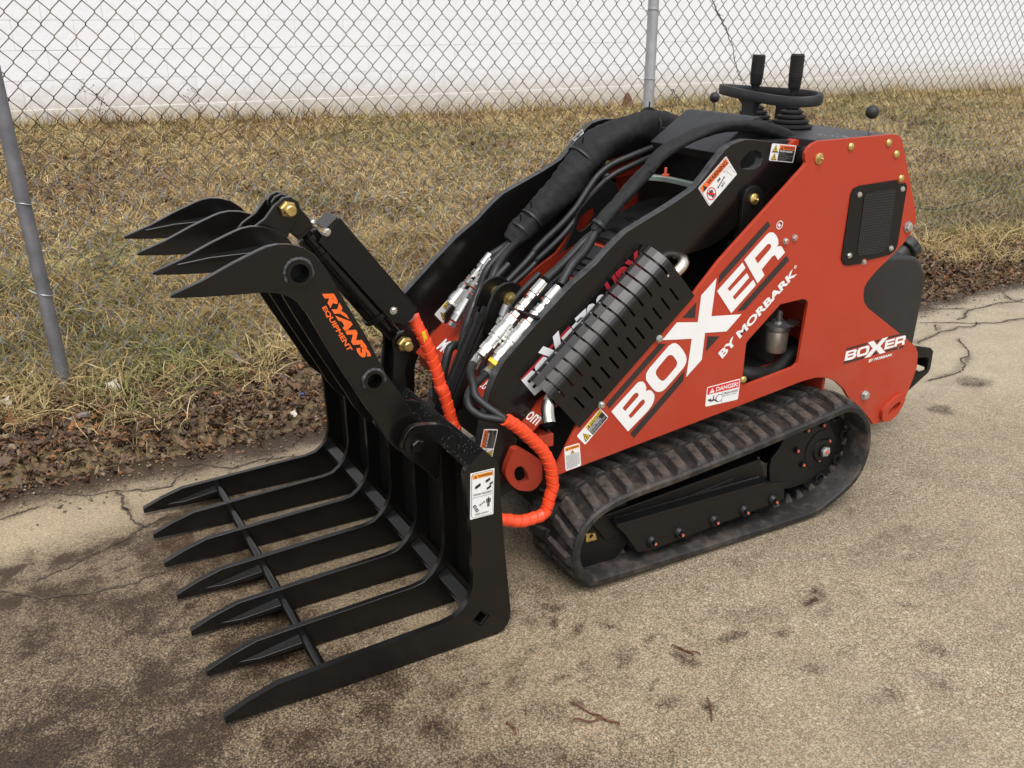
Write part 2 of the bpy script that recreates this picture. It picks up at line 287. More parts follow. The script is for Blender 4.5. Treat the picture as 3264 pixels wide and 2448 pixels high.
M['edge'] = simple('worn black plate edge', (0.045, 0.045, 0.047), 0.5, var=0.5, scale=60, bump=0.3, bscale=240)
M['shield'] = simple('heat shield black', (0.0075, 0.007, 0.0066), 0.22, var=0.1, scale=5, rvar=0.03, spec=0.45)
M['mufflersteel'] = simple('heat stained muffler', (0.10, 0.09, 0.08), 0.45, 0.8, var=0.3, scale=14)
M['rubber'] = simple('black rubber', (0.011, 0.0107, 0.0105), 0.62, var=0.4, scale=25, bump=0.15, bscale=120)
M['hose'] = simple('hydraulic hose rubber', (0.010, 0.010, 0.0105), 0.5, var=0.3, scale=60, bump=0.35, bscale=500, bdist=0.0006)
M['sleeve'] = simple('woven nylon sleeve', (0.0058, 0.0058, 0.0065), 0.78, var=0.5, scale=30, bump=0.5, bscale=45, bdist=0.006)
M['plastic'] = simple('black moulded plastic', (0.017, 0.0168, 0.0175), 0.55, var=0.15, scale=20, bump=0.25, bscale=500, bdist=0.0006)
M['tank'] = simple('dark grey poly tank', (0.019, 0.018, 0.0175), 0.55, var=0.15, scale=10, bump=0.2, bscale=350, bdist=0.0008)
M['deck'] = simple('charcoal deck coating', (0.020, 0.020, 0.022), 0.45, var=0.25, scale=30, bump=0.2, bscale=300)
M['zinc'] = simple('zinc plated steel', (0.62, 0.61, 0.58), 0.22, 0.95, var=0.06, scale=20, rvar=0.03)
M['zincdull'] = simple('dull zinc', (0.48, 0.48, 0.47), 0.42, 0.8, var=0.15, scale=40)
M['gold'] = simple('yellow zinc steel', (0.62, 0.46, 0.17), 0.32, 0.9, var=0.25, scale=50)
M['steel'] = simple('stainless pipe', (0.62, 0.57, 0.49), 0.22, 1.0, var=0.2, scale=14)
M['orange'] = simple('orange plastic hose wrap', (0.85, 0.075, 0.022), 0.38, var=0.06, scale=20, bump=0.08, bscale=200)
M['paintmark'] = simple('orange torque paint', (0.58, 0.11, 0.05), 0.55)
M['logo'] = simple('orange vinyl', (0.9, 0.14, 0.02), 0.45, var=0.03)
M['white'] = simple('white vinyl', (0.80, 0.79, 0.78), 0.4, var=0.02)
M['silver'] = simple('silver vinyl', (0.72, 0.72, 0.74), 0.35, var=0.03)
M['ink'] = simple('black print', (0.022, 0.018, 0.018), 0.45, var=0.1)
M['charcoal'] = simple('charcoal vinyl', (0.030, 0.022, 0.022), 0.4, var=0.08)
M['crimson'] = simple('crimson vinyl', (0.36, 0.02, 0.03), 0.4, var=0.05)
M['warn_o'] = simple('warning orange print', (0.86, 0.16, 0.03), 0.4, var=0.03)
M['warn_a'] = simple('warning amber print', (0.86, 0.30, 0.02), 0.4, var=0.03)
M['warn_r'] = simple('danger red print', (0.68, 0.02, 0.025), 0.4, var=0.03)
M['warn_y'] = simple('caution yellow print', (0.80, 0.56, 0.03), 0.4, var=0.03)
M['grey_print'] = simple('grey print', (0.33, 0.33, 0.33), 0.5)
M['green_zinc'] = simple('olive zinc bracket', (0.22, 0.26, 0.23), 0.4, 0.4)
M['galv'] = simple('galvanised post', (0.42, 0.43, 0.45), 0.42, 0.55, var=0.2, scale=14, bump=0.1, bscale=60)
M['galvd'] = simple('weathered galvanised post', (0.20, 0.20, 0.215), 0.5, 0.45, var=0.25, scale=14, bump=0.1, bscale=60)
M['wire'] = None
M['scrap'] = simple('dirty white plastic', (0.62, 0.58, 0.50), 0.5, var=0.2, scale=60)
M['bark'] = simple('dry twig', (0.11, 0.045, 0.025), 0.8, var=0.4, scale=90)
M['stick'] = simple('weathered stick', (0.19, 0.16, 0.15), 0.8, var=0.4, scale=60)
M['bluecap'] = simple('blue cap', (0.02, 0.08, 0.35), 0.4)
M['cable'] = simple('black barbed vine', (0.03, 0.022, 0.018), 0.8, var=0.4, scale=90)
M['dark'] = simple('shadowed machinery black', (0.008, 0.008, 0.008), 0.6)
M['filter'] = simple('champagne filter can', (0.48, 0.42, 0.33), 0.35, 0.5, var=0.15, scale=30)

def finish(me, smooth, angle=35):
    if smooth:
        me.polygons.foreach_set('use_smooth', [True] * len(me.polygons))
        me.set_sharp_from_angle(angle=R(angle))

def link(o, parent=None):
    scene.collection.objects.link(o)
    if parent is not None:
        o.parent = parent
        if parent.get('_origin'):
            o.matrix_parent_inverse = Matrix.Translation(-Vector(parent['_origin']))
    return o

def mesh(name, verts, faces, mat, parent=None, smooth=False, angle=35, idx=None, bevel=0.0, seg=2, recalc=True):
    me = bpy.data.meshes.new(name)
    me.from_pydata([tuple(v) for v in verts], [], [tuple(f) for f in faces])
    mats = mat if isinstance(mat, (list, tuple)) else [mat]
    for m_ in mats: me.materials.append(M[m_] if isinstance(m_, str) else m_)
    if idx is not None: me.polygons.foreach_set('material_index', idx)
    if recalc:
        bm = bmesh.new(); bm.from_mesh(me); bmesh.ops.recalc_face_normals(bm, faces=bm.faces[:]); bm.to_mesh(me); bm.free()
    finish(me, smooth or bevel > 0, angle)
    o = bpy.data.objects.new(name, me)
    link(o, parent)
    if bevel:
        md = o.modifiers.new('bevel', 'BEVEL'); md.width = bevel; md.segments = seg; md.limit_method = 'ANGLE'; md.angle_limit = R(40); md.harden_normals = True
    return o

def empty(name, loc, label, cat, group=None):
    o = bpy.data.objects.new(name, None); o.location = loc; o.empty_display_size = 0.1
    scene.collection.objects.link(o)
    o['_origin'] = tuple(loc); o['label'] = label; o['category'] = cat
    if group: o['group'] = group
    return o

def tag(o, label, cat, group=None):
    o['label'] = label; o['category'] = cat
    if group: o['group'] = group
    return o

class MB:
    """collects primitive shapes into one mesh"""
    def __init__(s): s.v = []; s.f = []; s.i = []
    def add(s, verts, faces, i=0):
        b = len(s.v); s.v += [tuple(v) for v in verts]; s.f += [tuple(b + k for k in f) for f in faces]; s.i += [i] * len(faces)
    def box(s, c, d, rot=None, i=0):
        pts = [Vector((sx * d[0] / 2, sy * d[1] / 2, sz * d[2] / 2)) for sx in (-1, 1) for sy in (-1, 1) for sz in (-1, 1)]
        if rot is not None: pts = [rot @ p for p in pts]
        s.add([p + Vector(c) for p in pts], [(0, 1, 3, 2), (4, 6, 7, 5), (0, 4, 5, 1), (2, 3, 7, 6), (0, 2, 6, 4), (1, 5, 7, 3)], i)
    def bar(s, a, b, w_, h_, up=(0, 0, 1), i=0):
        a = Vector(a); b = Vector(b); d = (b - a); L = d.length; d.normalize(); u = Vector(up)
        x = d.cross(u); x.normalize(); u = x.cross(d)
        rot = Matrix((d, x, u)).transposed()
        s.box((a + b) / 2, (L, w_, h_), rot, i)
    def lathe(s, a, b, prof, n=16, i=0, caps=True):
        """prof: list of (t along a->b in metres, radius)"""
        a = Vector(a); d = (Vector(b) - a).normalized()
        x = d.orthogonal().normalized(); y_ = d.cross(x)
        V = []; F = []
        for t, r in prof:
            for k in range(n):
                an = 2 * math.pi * k / n
                V.append(a + d * t + (x * math.cos(an) + y_ * math.sin(an)) * r)
        for j in range(len(prof) - 1):
            for k in range(n):
                F.append((j * n + k, j * n + (k + 1) % n, (j + 1) * n + (k + 1) % n, (j + 1) * n + k))
        if caps:
            F.append(tuple(range(n))); F.append(tuple((len(prof) - 1) * n + k for k in range(n)))
        s.add(V, F, i)
    def cyl(s, a, b, r, n=16, i=0, r2=None):
        L = (Vector(b) - Vector(a)).length
        s.lathe(a, b, [(0, r), (L, r if r2 is None else r2)], n, i)
    def ring(s, a, b, ro, ri, n=20, i=0):
        L = (Vector(b) - Vector(a)).length
        s.lathe(a, b, [(0, ri), (0, ro), (L, ro), (L, ri), (0, ri)], n, i, caps=False)
    def tube(s, pts, r, n=10, i=0, caps=True, closed=False):
        """r: number or list"""
        pts = [Vector(p) for p in pts]; m = len(pts)
        rr = r if isinstance(r, (list, tuple)) else [r] * m
        up = None; V = []; F = []
        for j, p in enumerate(pts):
            if closed: t = pts[(j + 1) % m] - pts[j - 1]
            else: t = pts[min(j + 1, m - 1)] - pts[max(j - 1, 0)]
            t.normalize()
            if up is None: up = t.orthogonal().normalized()
            up = (up - t * up.dot(t)).normalized(); sd_ = t.cross(up)
            for k in range(n):
                an = 2 * math.pi * k / n
                V.append(p + (up * math.cos(an) + sd_ * math.sin(an)) * rr[j])
        for j in range(m if closed else m - 1):
            a_ = j * n; b_ = ((j + 1) % m) * n
            for k in range(n): F.append((a_ + k, a_ + (k + 1) % n, b_ + (k + 1) % n, b_ + k))
        if caps and not closed: F.append(tuple(range(n))); F.append(tuple((m - 1) * n + k for k in range(n)))
        s.add(V, F, i)
    def prism(s, poly, y0, y1, i=0):
        n = len(poly)
        V = [(x, y0, z) for x, z in poly] + [(x, y1, z) for x, z in poly]
        F = [tuple(range(n)), tuple(range(2 * n - 1, n - 1, -1))] + [(k, (k + 1) % n, n + (k + 1) % n, n + k) for k in range(n)]
        s.add(V, F, i)
    def build(s, name, mat, parent=None, **kw): return mesh(name, s.v, s.f, mat, parent, idx=s.i, **kw)

def plate(name, outer, y0, y1, mat, parent=None, holes=(), bevel=0.0012, edge=None):
    """flat plate cut from an outline in the XZ plane, between two Y values"""
    loops = [outer] + list(holes)
    tris = tessellate_polygon([[Vector((x, z, 0)) for x, z in L] for L in loops])
    flat = [p for L in loops for p in L]; n = len(flat)
    V = [(x, y0, z) for x, z in flat] + [(x, y1, z) for x, z in flat]
    if holes:
        F = [tuple(t) for t in tris] + [tuple(k + n for k in t) for t in tris]
    else:
        F = [tuple(range(n)), tuple(range(2 * n - 1, n - 1, -1))]
    I = [0] * len(F); b = 0
    for L in loops:
        m = len(L)
        for k in range(m):
            F.append((b + k, b + (k + 1) % m, n + b + (k + 1) % m, n + b + k)); I.append(1 if edge else 0)
        b += m
    o = mesh(name, V, F, [mat, edge] if edge else mat, parent, idx=I, bevel=bevel, angle=30)
    if holes:
        bm = bmesh.new(); bm.from_mesh(o.data)
        bmesh.ops.dissolve_limit(bm, angle_limit=R(.5), verts=[], edges=[e for e in bm.edges if len(e.link_faces) == 2 and e.link_faces[0].normal.dot(e.link_faces[1].normal) > .9999 and abs(e.link_faces[0].normal.y) > .99], use_dissolve_boundaries=False)
        bm.to_mesh(o.data); bm.free(); finish(o.data, bevel > 0, 30)
    return o

def spline(pts, per=6, closed=False):
    pts = [Vector(p) for p in pts]; m = len(pts); out = []
    for j in range(m if closed else m - 1):
        if closed: p0, p1, p2, p3 = pts[j - 1], pts[j], pts[(j + 1) % m], pts[(j + 2) % m]
        else: p0, p1, p2, p3 = pts[max(j - 1, 0)], pts[j], pts[j + 1], pts[min(j + 2, m - 1)]
        for k in range(per):
            t = k / per
            out.append(0.5 * ((2 * p1) + (p2 - p0) * t + (2 * p0 - 5 * p1 + 4 * p2 - p3) * t * t + (3 * p1 - p0 - 3 * p2 + p3) * t ** 3))
    if not closed: out.append(pts[-1])
    return out

def resample(pts, n, closed=False):
    pts = [Vector(p) for p in pts]
    q = pts + [pts[0]] if closed else pts
    d = [0]
    for a, b in zip(q, q[1:]): d.append(d[-1] + (b - a).length)
    out = []; j = 0
    for k in range(n):
        t = d[-1] * k / (n if closed else n - 1)
        while j < len(q) - 2 and d[j + 1] < t: j += 1
        f = (t - d[j]) / max(1e-9, d[j + 1] - d[j])
        out.append(q[j].lerp(q[j + 1], min(1, f)))
    return out

def chaikin(poly, it=1):
    for _ in range(it):
        out = []
        for k in range(len(poly)):
            a = poly[k]; b = poly[(k + 1) % len(poly)]
            out += [(a[0] * .75 + b[0] * .25, a[1] * .75 + b[1] * .25), (a[0] * .25 + b[0] * .75, a[1] * .25 + b[1] * .75)]
        poly = out
    return poly

def xz(key, y): return [(x, y, z) for x, z in P[key]]

# shared bolt meshes (head points towards -Y)
def bolt_mesh(name, r, h, mat, washer=True, top=None):
    b = MB()
    if washer: b.cyl((0, 0, 0), (0, -h * 0.25, 0), r * 1.25, 16)
    b.lathe((0, 0, 0), (0, -1, 0), [(0, r), (h * 0.85, r), (h, r * 0.82)], 6)
    if top: b.lathe((0, -h, 0), (0, -1, 0), [(0, r * .55), (0.0006, r * .5)], 10, 1)
    o = b.build(name, [mat, top or mat], None)
    me = o.data; bpy.data.objects.remove(o); return me
BOLT = {'silver': bolt_mesh('bolt', 0.0075, 0.007, 'zinc'), 'big': bolt_mesh('bolt', 0.0125, 0.011, 'zincdull'),
        'marked': bolt_mesh('bolt', 0.0085, 0.009, 'zincdull', top='paintmark'), 'black': bolt_mesh('bolt', 0.011, 0.010, 'black'), 'darkmarked': bolt_mesh('bolt', 0.0085, 0.009, 'dkblack', top='paintmark')}
gb = MB(); gb.lathe((0, 0, 0), (0, -1, 0), [(0, 0.0105), (0.002, 0.0105), (0.005, 0.008), (0.0065, 0.003)], 16)
o_ = gb.build('bolt', 'gold', None, smooth=True); BOLT['gold'] = o_.data; bpy.data.objects.remove(o_)

def bolt(kind, pos, parent, name='bolt', scale=1.0, axis=None, spin=None):
    o = bpy.data.objects.new(name, BOLT[kind]); link(o, parent)
    o.location = pos; o.scale = (scale,) * 3
    if axis is not None: o.rotation_mode = 'QUATERNION'; o.rotation_quaternion = Vector((0, -1, 0)).rotation_difference(Vector(axis))
    else: o.rotation_euler = (0, random.uniform(0, 1.0) if spin is None else spin, 0)
    return o

# flat lettering
_tc = {}
def text_geo(s, bold=0.0, shear=0.0):
    k = (s, bold, shear)
    if k not in _tc:
        c = bpy.data.curves.new('t', 'FONT'); c.body = s; c.size = 1; c.offset = bold; c.shear = shear; c.resolution_u = 3; c.fill_mode = 'FRONT'
        o = bpy.data.objects.new('t', c); scene.collection.objects.link(o)
        bpy.context.view_layer.update()
        me = bpy.data.meshes.new_from_object(o.evaluated_get(bpy.context.evaluated_depsgraph_get()))
        v = np.array([x.co[:2] for x in me.vertices]); f = [tuple(p.vertices) for p in me.polygons]
        v = (v - v.min(0)) / (v.max(0) - v.min(0))
        bpy.data.objects.remove(o); bpy.data.curves.remove(c); bpy.data.meshes.remove(me)
        _tc[k] = (v, f)
    return _tc[k]

class Sticker:
    """flat print on a plane; corners tl, tr, br, bl are 3D, n is the outward normal"""
    def __init__(s, tl, tr, br, bl, n=(0, -1, 0), off=0.0006):
        s.c = [Vector(p) for p in (tl, tr, br, bl)]; s.n = Vector(n); s.off = off; s.v = []; s.f = []; s.i = []; s.m = []
    def pt(s, u, v, lay):
        tl, tr, br, bl = s.c
        return (bl.lerp(br, u)).lerp(tl.lerp(tr, u), v) + s.n * (s.off + 0.0005 * lay)
    def mi(s, m):
        if m not in s.m: s.m.append(m)
        return s.m.index(m)
    def poly(s, uv, m, lay=1):
        b = len(s.v); s.v += [s.pt(u, v, lay) for u, v in uv]; s.f.append(tuple(range(b, b + len(uv)))); s.i.append(s.mi(m))
    def rect(s, u0, v0, u1, v1, m, lay=1): s.poly([(u0, v0), (u1, v0), (u1, v1), (u0, v1)], m, lay)
    def rrect(s, m, r=0.05, lay=0, inset=0.0):
        w_ = (s.c[1] - s.c[0]).length; h_ = (s.c[3] - s.c[0]).length; ru = r * min(w_, h_) / w_; rv = r * min(w_, h_) / h_
        iu = inset * min(w_, h_) / w_; iv = inset * min(w_, h_) / h_; pts = []
        for cx, cy, a0 in ((1 - iu - ru, 1 - iv - rv, 0), (iu + ru, 1 - iv - rv, 90), (iu + ru, iv + rv, 180), (1 - iu - ru, iv + rv, 270)):
            for a in (0, 30, 60, 90): pts.append((cx + ru * math.cos(R(a0 + a)), cy + rv * math.sin(R(a0 + a))))
        s.poly(pts, m, lay)
    def text(s, t, u0, v0, u1, v1, m, bold=0.0, shear=0.0, lay=2):
        v, f = text_geo(t, bold, shear); b = len(s.v)
        s.v += [s.pt(u0 + (u1 - u0) * x, v0 + (v1 - v0) * y_, lay) for x, y_ in v]
        s.f += [tuple(b + k for k in q) for q in f]; s.i += [s.mi(m)] * len(f)
    def tri(s, cx, cy, w_, h_, m, lay=2): s.poly([(cx - w_ / 2, cy - h_ / 2), (cx + w_ / 2, cy - h_ / 2), (cx, cy + h_ / 2)], m, lay)
    def lines(s, u0, v0, u1, v1, n, m, lay=2, fill=0.45):
        h_ = (v1 - v0) / n
        for k in range(n):
            a = u0; rr = random.Random(k * 7 + n)
            while a < u1 - 0.01:
                L = min(u1 - a, (u1 - u0) * rr.uniform(0.08, 0.22)); s.rect(a, v1 - h_ * (k + fill), a + L * 0.86, v1 - h_ * k, m, lay); a += L
                if k == n - 1 and a > u0 + 0.6 * (u1 - u0): break
    def disc(s, cu, cv, ru, rv, m, lay=2, n=20, hole=0.0):
        if not hole: s.poly([(cu + ru * math.cos(2 * math.pi * k / n), cv + rv * math.sin(2 * math.pi * k / n)) for k in range(n)], m, lay)
        else:
            b = len(s.v)
            for k in range(n):
                a = 2 * math.pi * k / n
                s.v += [s.pt(cu + ru * math.cos(a), cv + rv * math.sin(a), lay), s.pt(cu + ru * hole * math.cos(a), cv + rv * hole * math.sin(a), lay)]
            for k in range(n):
                k2 = (k + 1) % n; s.f.append((b + 2 * k, b + 2 * k2, b + 2 * k2 + 1, b + 2 * k + 1)); s.i.append(s.mi(m))
    def man(s, cu, cv, w_, h_, m, lay=2):
        s.disc(cu, cv + h_ * 0.42, w_ * 0.13, h_ * 0.075, m, lay, 10)
        s.rect(cu - w_ * 0.2, cv - h_ * 0.05, cu + w_ * 0.2, cv + h_ * 0.32, m, lay)
        for q in (-1, 1):
            s.rect(cu + q * w_ * 0.34 - w_ * .07, cv - h_ * 0.05, cu + q * w_ * 0.34 + w_ * .07, cv + h_ * 0.32, m, lay)
            s.rect(cu + q * w_ * 0.11 - w_ * .08, cv - h_ * 0.5, cu + q * w_ * 0.11 + w_ * .08, cv - h_ * 0.04, m, lay)
        s.rect(cu - w_ * 0.4, cv + h_ * 0.27, cu + w_ * 0.4, cv + h_ * 0.33, m, lay)
    def arrow(s, a, b, wd, m, lay=2, asp=1.0):
        ax, ay = a; bx, by = b; dx, dy = bx - ax, by - ay; L = math.hypot(dx, dy); dx /= L; dy /= L; nx, ny = -dy * wd, dx * wd * asp
        h_ = wd * 3.2
        s.poly([(ax + dx * h_ + nx, ay + dy * h_ + ny), (bx - dx * h_ + nx, by - dy * h_ + ny), (bx - dx * h_ - nx, by - dy * h_ - ny), (ax + dx * h_ - nx, ay + dy * h_ - ny)], m, lay)
        s.poly([(bx, by), (bx - dx * h_ + nx * 3, by - dy * h_ + ny * 3), (bx - dx * h_ - nx * 3, by - dy * h_ - ny * 3)], m, lay)
        s.poly([(ax, ay), (ax + dx * h_ + nx * 3, ay + dy * h_ + ny * 3), (ax + dx * h_ - nx * 3, ay + dy * h_ - ny * 3)], m, lay)
    def build(s, name, parent): return mesh(name, s.v, s.f, s.m, parent, idx=s.i, recalc=False)

def quad(key, y): return xz(key, y)

# value noise on numpy arrays
def vnoise(x, y, scale, seed=0):
    r_ = np.random.default_rng(seed).random((257, 257)); x = np.asarray(x) * scale + 1000.3; y = np.asarray(y) * scale + 1000.7
    xi = np.floor(x).astype(int); yi = np.floor(y).astype(int); fx = x - xi; fy = y - yi
    fx = fx * fx * (3 - 2 * fx); fy = fy * fy * (3 - 2 * fy); xi %= 256; yi %= 256
    return (r_[xi, yi] * (1 - fx) + r_[xi + 1, yi] * fx) * (1 - fy) + (r_[xi, yi + 1] * (1 - fx) + r_[xi + 1, yi + 1] * fx) * fy
def fbm(x, y, scale, seed=0, o=4): return sum(vnoise(x, y, scale * 2 ** k, seed + k) * 0.5 ** k for k in range(o)) / sum(0.5 ** k for k in range(o))
def sstep(a, b, x): t = np.clip((x - a) / (b - a), 0, 1); return t * t * (3 - 2 * t)

def np_mesh(name, V, F, mat, parent=None, col=None, smooth=False):
    """V (n,3) float, F (m,k) int with one face size"""
    me = bpy.data.meshes.new(name); V = np.ascontiguousarray(V, np.float32); F = np.ascontiguousarray(F, np.int32); m, k = F.shape
    me.vertices.add(len(V)); me.vertices.foreach_set('co', V.ravel())
    me.loops.add(m * k); me.loops.foreach_set('vertex_index', F.ravel())
    me.polygons.add(m); me.polygons.foreach_set('loop_start', np.arange(0, m * k, k, dtype=np.int32)); me.polygons.foreach_set('loop_total', np.full(m, k, np.int32))
    me.update(calc_edges=True)
    if col is not None:
        a = me.color_attributes.new('tint', 'FLOAT_COLOR', 'POINT'); c4 = np.ones((len(V), 4), np.float32); c4[:, :col.shape[1]] = col; a.data.foreach_set('color', c4.ravel())
    if smooth: me.polygons.foreach_set('use_smooth', np.ones(m, bool))
    me.materials.append(M[mat] if isinstance(mat, str) else mat)
    o = bpy.data.objects.new(name, me); link(o, parent); return o
# ---------------------------------------------------------------- the road (exposed-aggregate concrete)
def axis(lo, hi, a, b, fine, coarse=1.25):
    mid = list(np.arange(a, b + 1e-6, fine)); left = []; s = fine; x = a
    while x > lo: s *= coarse; x -= s; left.append(max(x, lo))
    right = []; s = fine; x = b
    while x < hi: s *= coarse; x += s; right.append(min(x, hi))
    return np.array(left[::-1] + mid + right)
gx = axis(-60, 70, -0.7, 5.2, 0.016); gy = axis(-60, 3.22, 0.75, 3.2, 0.016)
X, Y = np.meshgrid(gx, gy, indexing='ij')
wx = X + 0.05 * (fbm(X, Y, 9, 31) - .5); wy = Y + 0.05 * (fbm(X, Y, 9, 37) - .5)
dirt = np.zeros_like(X)  # darkening mask: dirt and mud, plus the rectangle under the machine
# damp, dirt-darkened patch ahead of the machine
d1 = sstep(1.15, 0.35, X + 0.35 * (fbm(X, Y, 2.2, 3) - .5)) * sstep(2.62, 2.42, Y + 0.10 * (fbm(X, Y, 3.0, 5) - .5) - 0.22 * (X + .2))
dirt += 0.60 * d1
dirt += 0.16 * sstep(0.50, 0.72, fbm(X, Y, 2.6, 9)) * sstep(3.2, 2.6, X) * (1 - 0.6 * d1)
# spots of oil and mud
rr_ = [.10, .07, .055, .045, .05, .05, .045, .03, .035, .03, .03, .035, .05, .035, .03, .075, .05, .04, .04, .12, .09, .07, .055, .07, .045, .045, .04, .035, .035]
st_ = [0.55, 0.60, 0.80, 0.85, 0.85, 0.85, 0.50, 0.35, 0.50, 0.50, 0.50, 0.45, 0.50, 0.40, 0.40, 0.42, 0.42, 0.40, 0.40, 0.33, 0.33, 0.31, 0.33, 0.31, 0.31, 0.33, 0.31, 0.27, 0.27]
for (bx, by), r, s_ in zip(P['blobs'], rr_, st_):
    dd = np.hypot((wx - bx), (wy - by) * 1.15) / r
    dirt = np.maximum(dirt, s_ * sstep(1.15, 0.45, dd + 0.9 * (fbm(X, Y, 24, 41) - .5)))
# smeared track prints in front of the machine
gp_ = np.random.default_rng(77)
for k in range(120):
    cx_, cy_ = (gp_.normal(1.25, .42), gp_.normal(1.38, .13)) if k < 70 else (gp_.uniform(.6, 3.4), gp_.uniform(.95, 2.2))
    a_, r1, r2 = gp_.normal(.15, .5), gp_.uniform(.014, .050), gp_.uniform(.008, .020); s_ = gp_.uniform(.25, .62) * (1 if k < 70 else .6)
    i0, i1 = np.searchsorted(gx, [cx_ - .12, cx_ + .12]); j0, j1 = np.searchsorted(gy, [cy_ - .12, cy_ + .12]); xs_, ys_ = wx[i0:i1, j0:j1] - cx_, wy[i0:i1, j0:j1] - cy_
    dd = np.hypot((xs_ * math.cos(a_) + ys_ * math.sin(a_)) / r1, (-xs_ * math.sin(a_) + ys_ * math.cos(a_)) / r2)
    dirt[i0:i1, j0:j1] = np.maximum(dirt[i0:i1, j0:j1], s_ * sstep(1.3, .5, dd + 1.1 * (fbm(X[i0:i1, j0:j1], Y[i0:i1, j0:j1], 40, 43) - .5)))
dirt += .13 * sstep(.50, .72, fbm(X, Y, 7.5, 19)) * sstep(3.6, 2.2, X) + .16 * sstep(.48, .68, fbm(X, Y, 13, 15)) + .10 * sstep(.5, .68, fbm(X, Y, 30, 16))
# grime in the cracks
for k in range(1, 14):
    pl_ = P['cracks%d' % k] if k != 2 else P['cracks2']
    for (ax_, ay_), (bx_, by_) in zip(pl_, pl_[1:]):
        L2 = (bx_ - ax_) ** 2 + (by_ - ay_) ** 2 + 1e-9; tt = np.clip(((wx - ax_) * (bx_ - ax_) + (wy - ay_) * (by_ - ay_)) / L2, 0, 1)
        dirt = np.maximum(dirt, .62 * np.exp(-(np.hypot(wx - ax_ - tt * (bx_ - ax_), wy - ay_ - tt * (by_ - ay_)) / .026) ** 2) * (.4 + .9 * fbm(X, Y, 14, 17)))
# dirt gathered along the verge; a soft-edged darker rectangle under the machine
edge_y = 2.95 + 0.09 * (fbm(X, X * 0 + 3, 1.3, 51) - .5) + 0.05 * (fbm(X, X * 0, 6, 52) - .5)
verge_d = sstep(-0.22, 0.0, Y - edge_y + 0.10 * (fbm(X, Y, 7, 53) - .5))
dirt = np.maximum(dirt, 0.92 * verge_d)
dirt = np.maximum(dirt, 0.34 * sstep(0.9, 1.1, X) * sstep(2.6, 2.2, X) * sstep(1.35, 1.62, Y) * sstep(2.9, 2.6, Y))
fine = sstep(2.05, 2.55, Y + 0.4 * (fbm(X, Y, 1.7, 61) - .5) + 0.06 * X)        # sandier, finer surface towards the verge
Z = 0.0025 * (fbm(X, Y, 3, 71) - .5) - 0.012 * sstep(0.0, 0.2, Y - edge_y)
pale = sstep(0.2, 1.6, X + 0.5 * (fbm(X, Y, 1.1, 81) - .5))
nx_, ny_ = X.shape
V = np.stack([X, Y, Z], -1).reshape(-1, 3)
ii = np.arange(nx_ * ny_).reshape(nx_, ny_)
F = np.stack([ii[:-1, :-1], ii[1:, :-1], ii[1:, 1:], ii[:-1, 1:]], -1).reshape(-1, 4)
b = NB('exposed aggregate concrete')
at = b.n("ShaderNodeAttribute", attribute_name='tint'); sp = b.n("ShaderNodeSeparateColor"); b.l(at.outputs["Color"], sp.inputs[0])
def voro(scale, feat='F1', rnd=1.0):
    o = b.n("ShaderNodeTexVoronoi", feature=feat); o.inputs["Scale"].default_value = scale; o.inputs["Randomness"].default_value = rnd
    wv = b.n("ShaderNodeVectorMath", operation='ADD'); nz = b.n("ShaderNodeTexNoise"); nz.inputs["Scale"].default_value = scale * .7
    b.l(b.tc.outputs["Object"], nz.inputs["Vector"]); mm = b.n("ShaderNodeVectorMath", operation='SCALE'); mm.inputs["Scale"].default_value = 0.35 / scale
    b.l(nz.outputs["Color"], mm.inputs[0]); b.l(b.tc.outputs["Object"], wv.inputs[0]); b.l(mm.outputs[0], wv.inputs[1]); b.l(wv.outputs[0], o.inputs["Vector"]); return o
PEB = ((0.0, (0.27, 0.21, 0.135)), (0.2, (0.40, 0.325, 0.215)), (0.5, (0.52, 0.435, 0.305)), (0.78, (0.60, 0.515, 0.38)), (0.9, (0.46, 0.31, 0.175)), (1.0, (0.72, 0.65, 0.53)))
def stones(scale, keep, r0, r1):
    v = voro(scale); sp_ = b.n("ShaderNodeSeparateColor"); b.l(v.outputs["Color"], sp_.inputs[0])
    m = b.n("ShaderNodeMapRange", interpolation_type='SMOOTHSTEP'); m.inputs[1].default_value = r0; m.inputs[2].default_value = r1; m.inputs[3].default_value = 1; m.inputs[4].default_value = 0
    b.l(v.outputs["Distance"], m.inputs[0]); return b.ramp(sp_.outputs[0], *PEB), b.math('MULTIPLY', m.outputs[0], b.math('GREATER_THAN', sp_.outputs[1], keep)), sp_
c1_, m1_, sepv = stones(265, .0, .40, .66); c2_, m2_, _s2 = stones(145, .50, .36, .50); c3_, m3_, _s3 = stones(95, .80, .34, .46)
mort = b.mix(b.noise(60, 3), (0.17, 0.132, 0.086), (0.31, 0.25, 0.17))
dirtm = b.mix(b.math('MULTIPLY', sp.outputs[0], 0.7), mort, (0.035, 0.025, 0.016))
agg = b.mix(m1_, dirtm, c1_); agg = b.mix(m2_, agg, c2_); agg = b.mix(m3_, agg, c3_)
gap = b.math('MAXIMUM', b.math('MULTIPLY', m1_, .55), b.math('MAXIMUM', b.math('MULTIPLY', m2_, .85), m3_))
v2 = voro(290); sep2 = b.n("ShaderNodeSeparateColor"); b.l(v2.outputs["Color"], sep2.inputs[0])
sand = b.ramp(sep2.outputs[0], (0.0, (0.31, 0.255, 0.175)), (0.6, (0.51, 0.435, 0.315)), (1.0, (0.66, 0.58, 0.46)))
big = b.noise(1.6, 6, 0.6)
base = b.mix(b.math('MULTIPLY', sp.outputs[1], 0.75), agg, sand)
base = b.mix(b.math('MULTIPLY', b.ramp(big, (0.35, (0,) * 3), (0.7, (1,) * 3)), 0.35), base, (0.24, 0.185, 0.125))
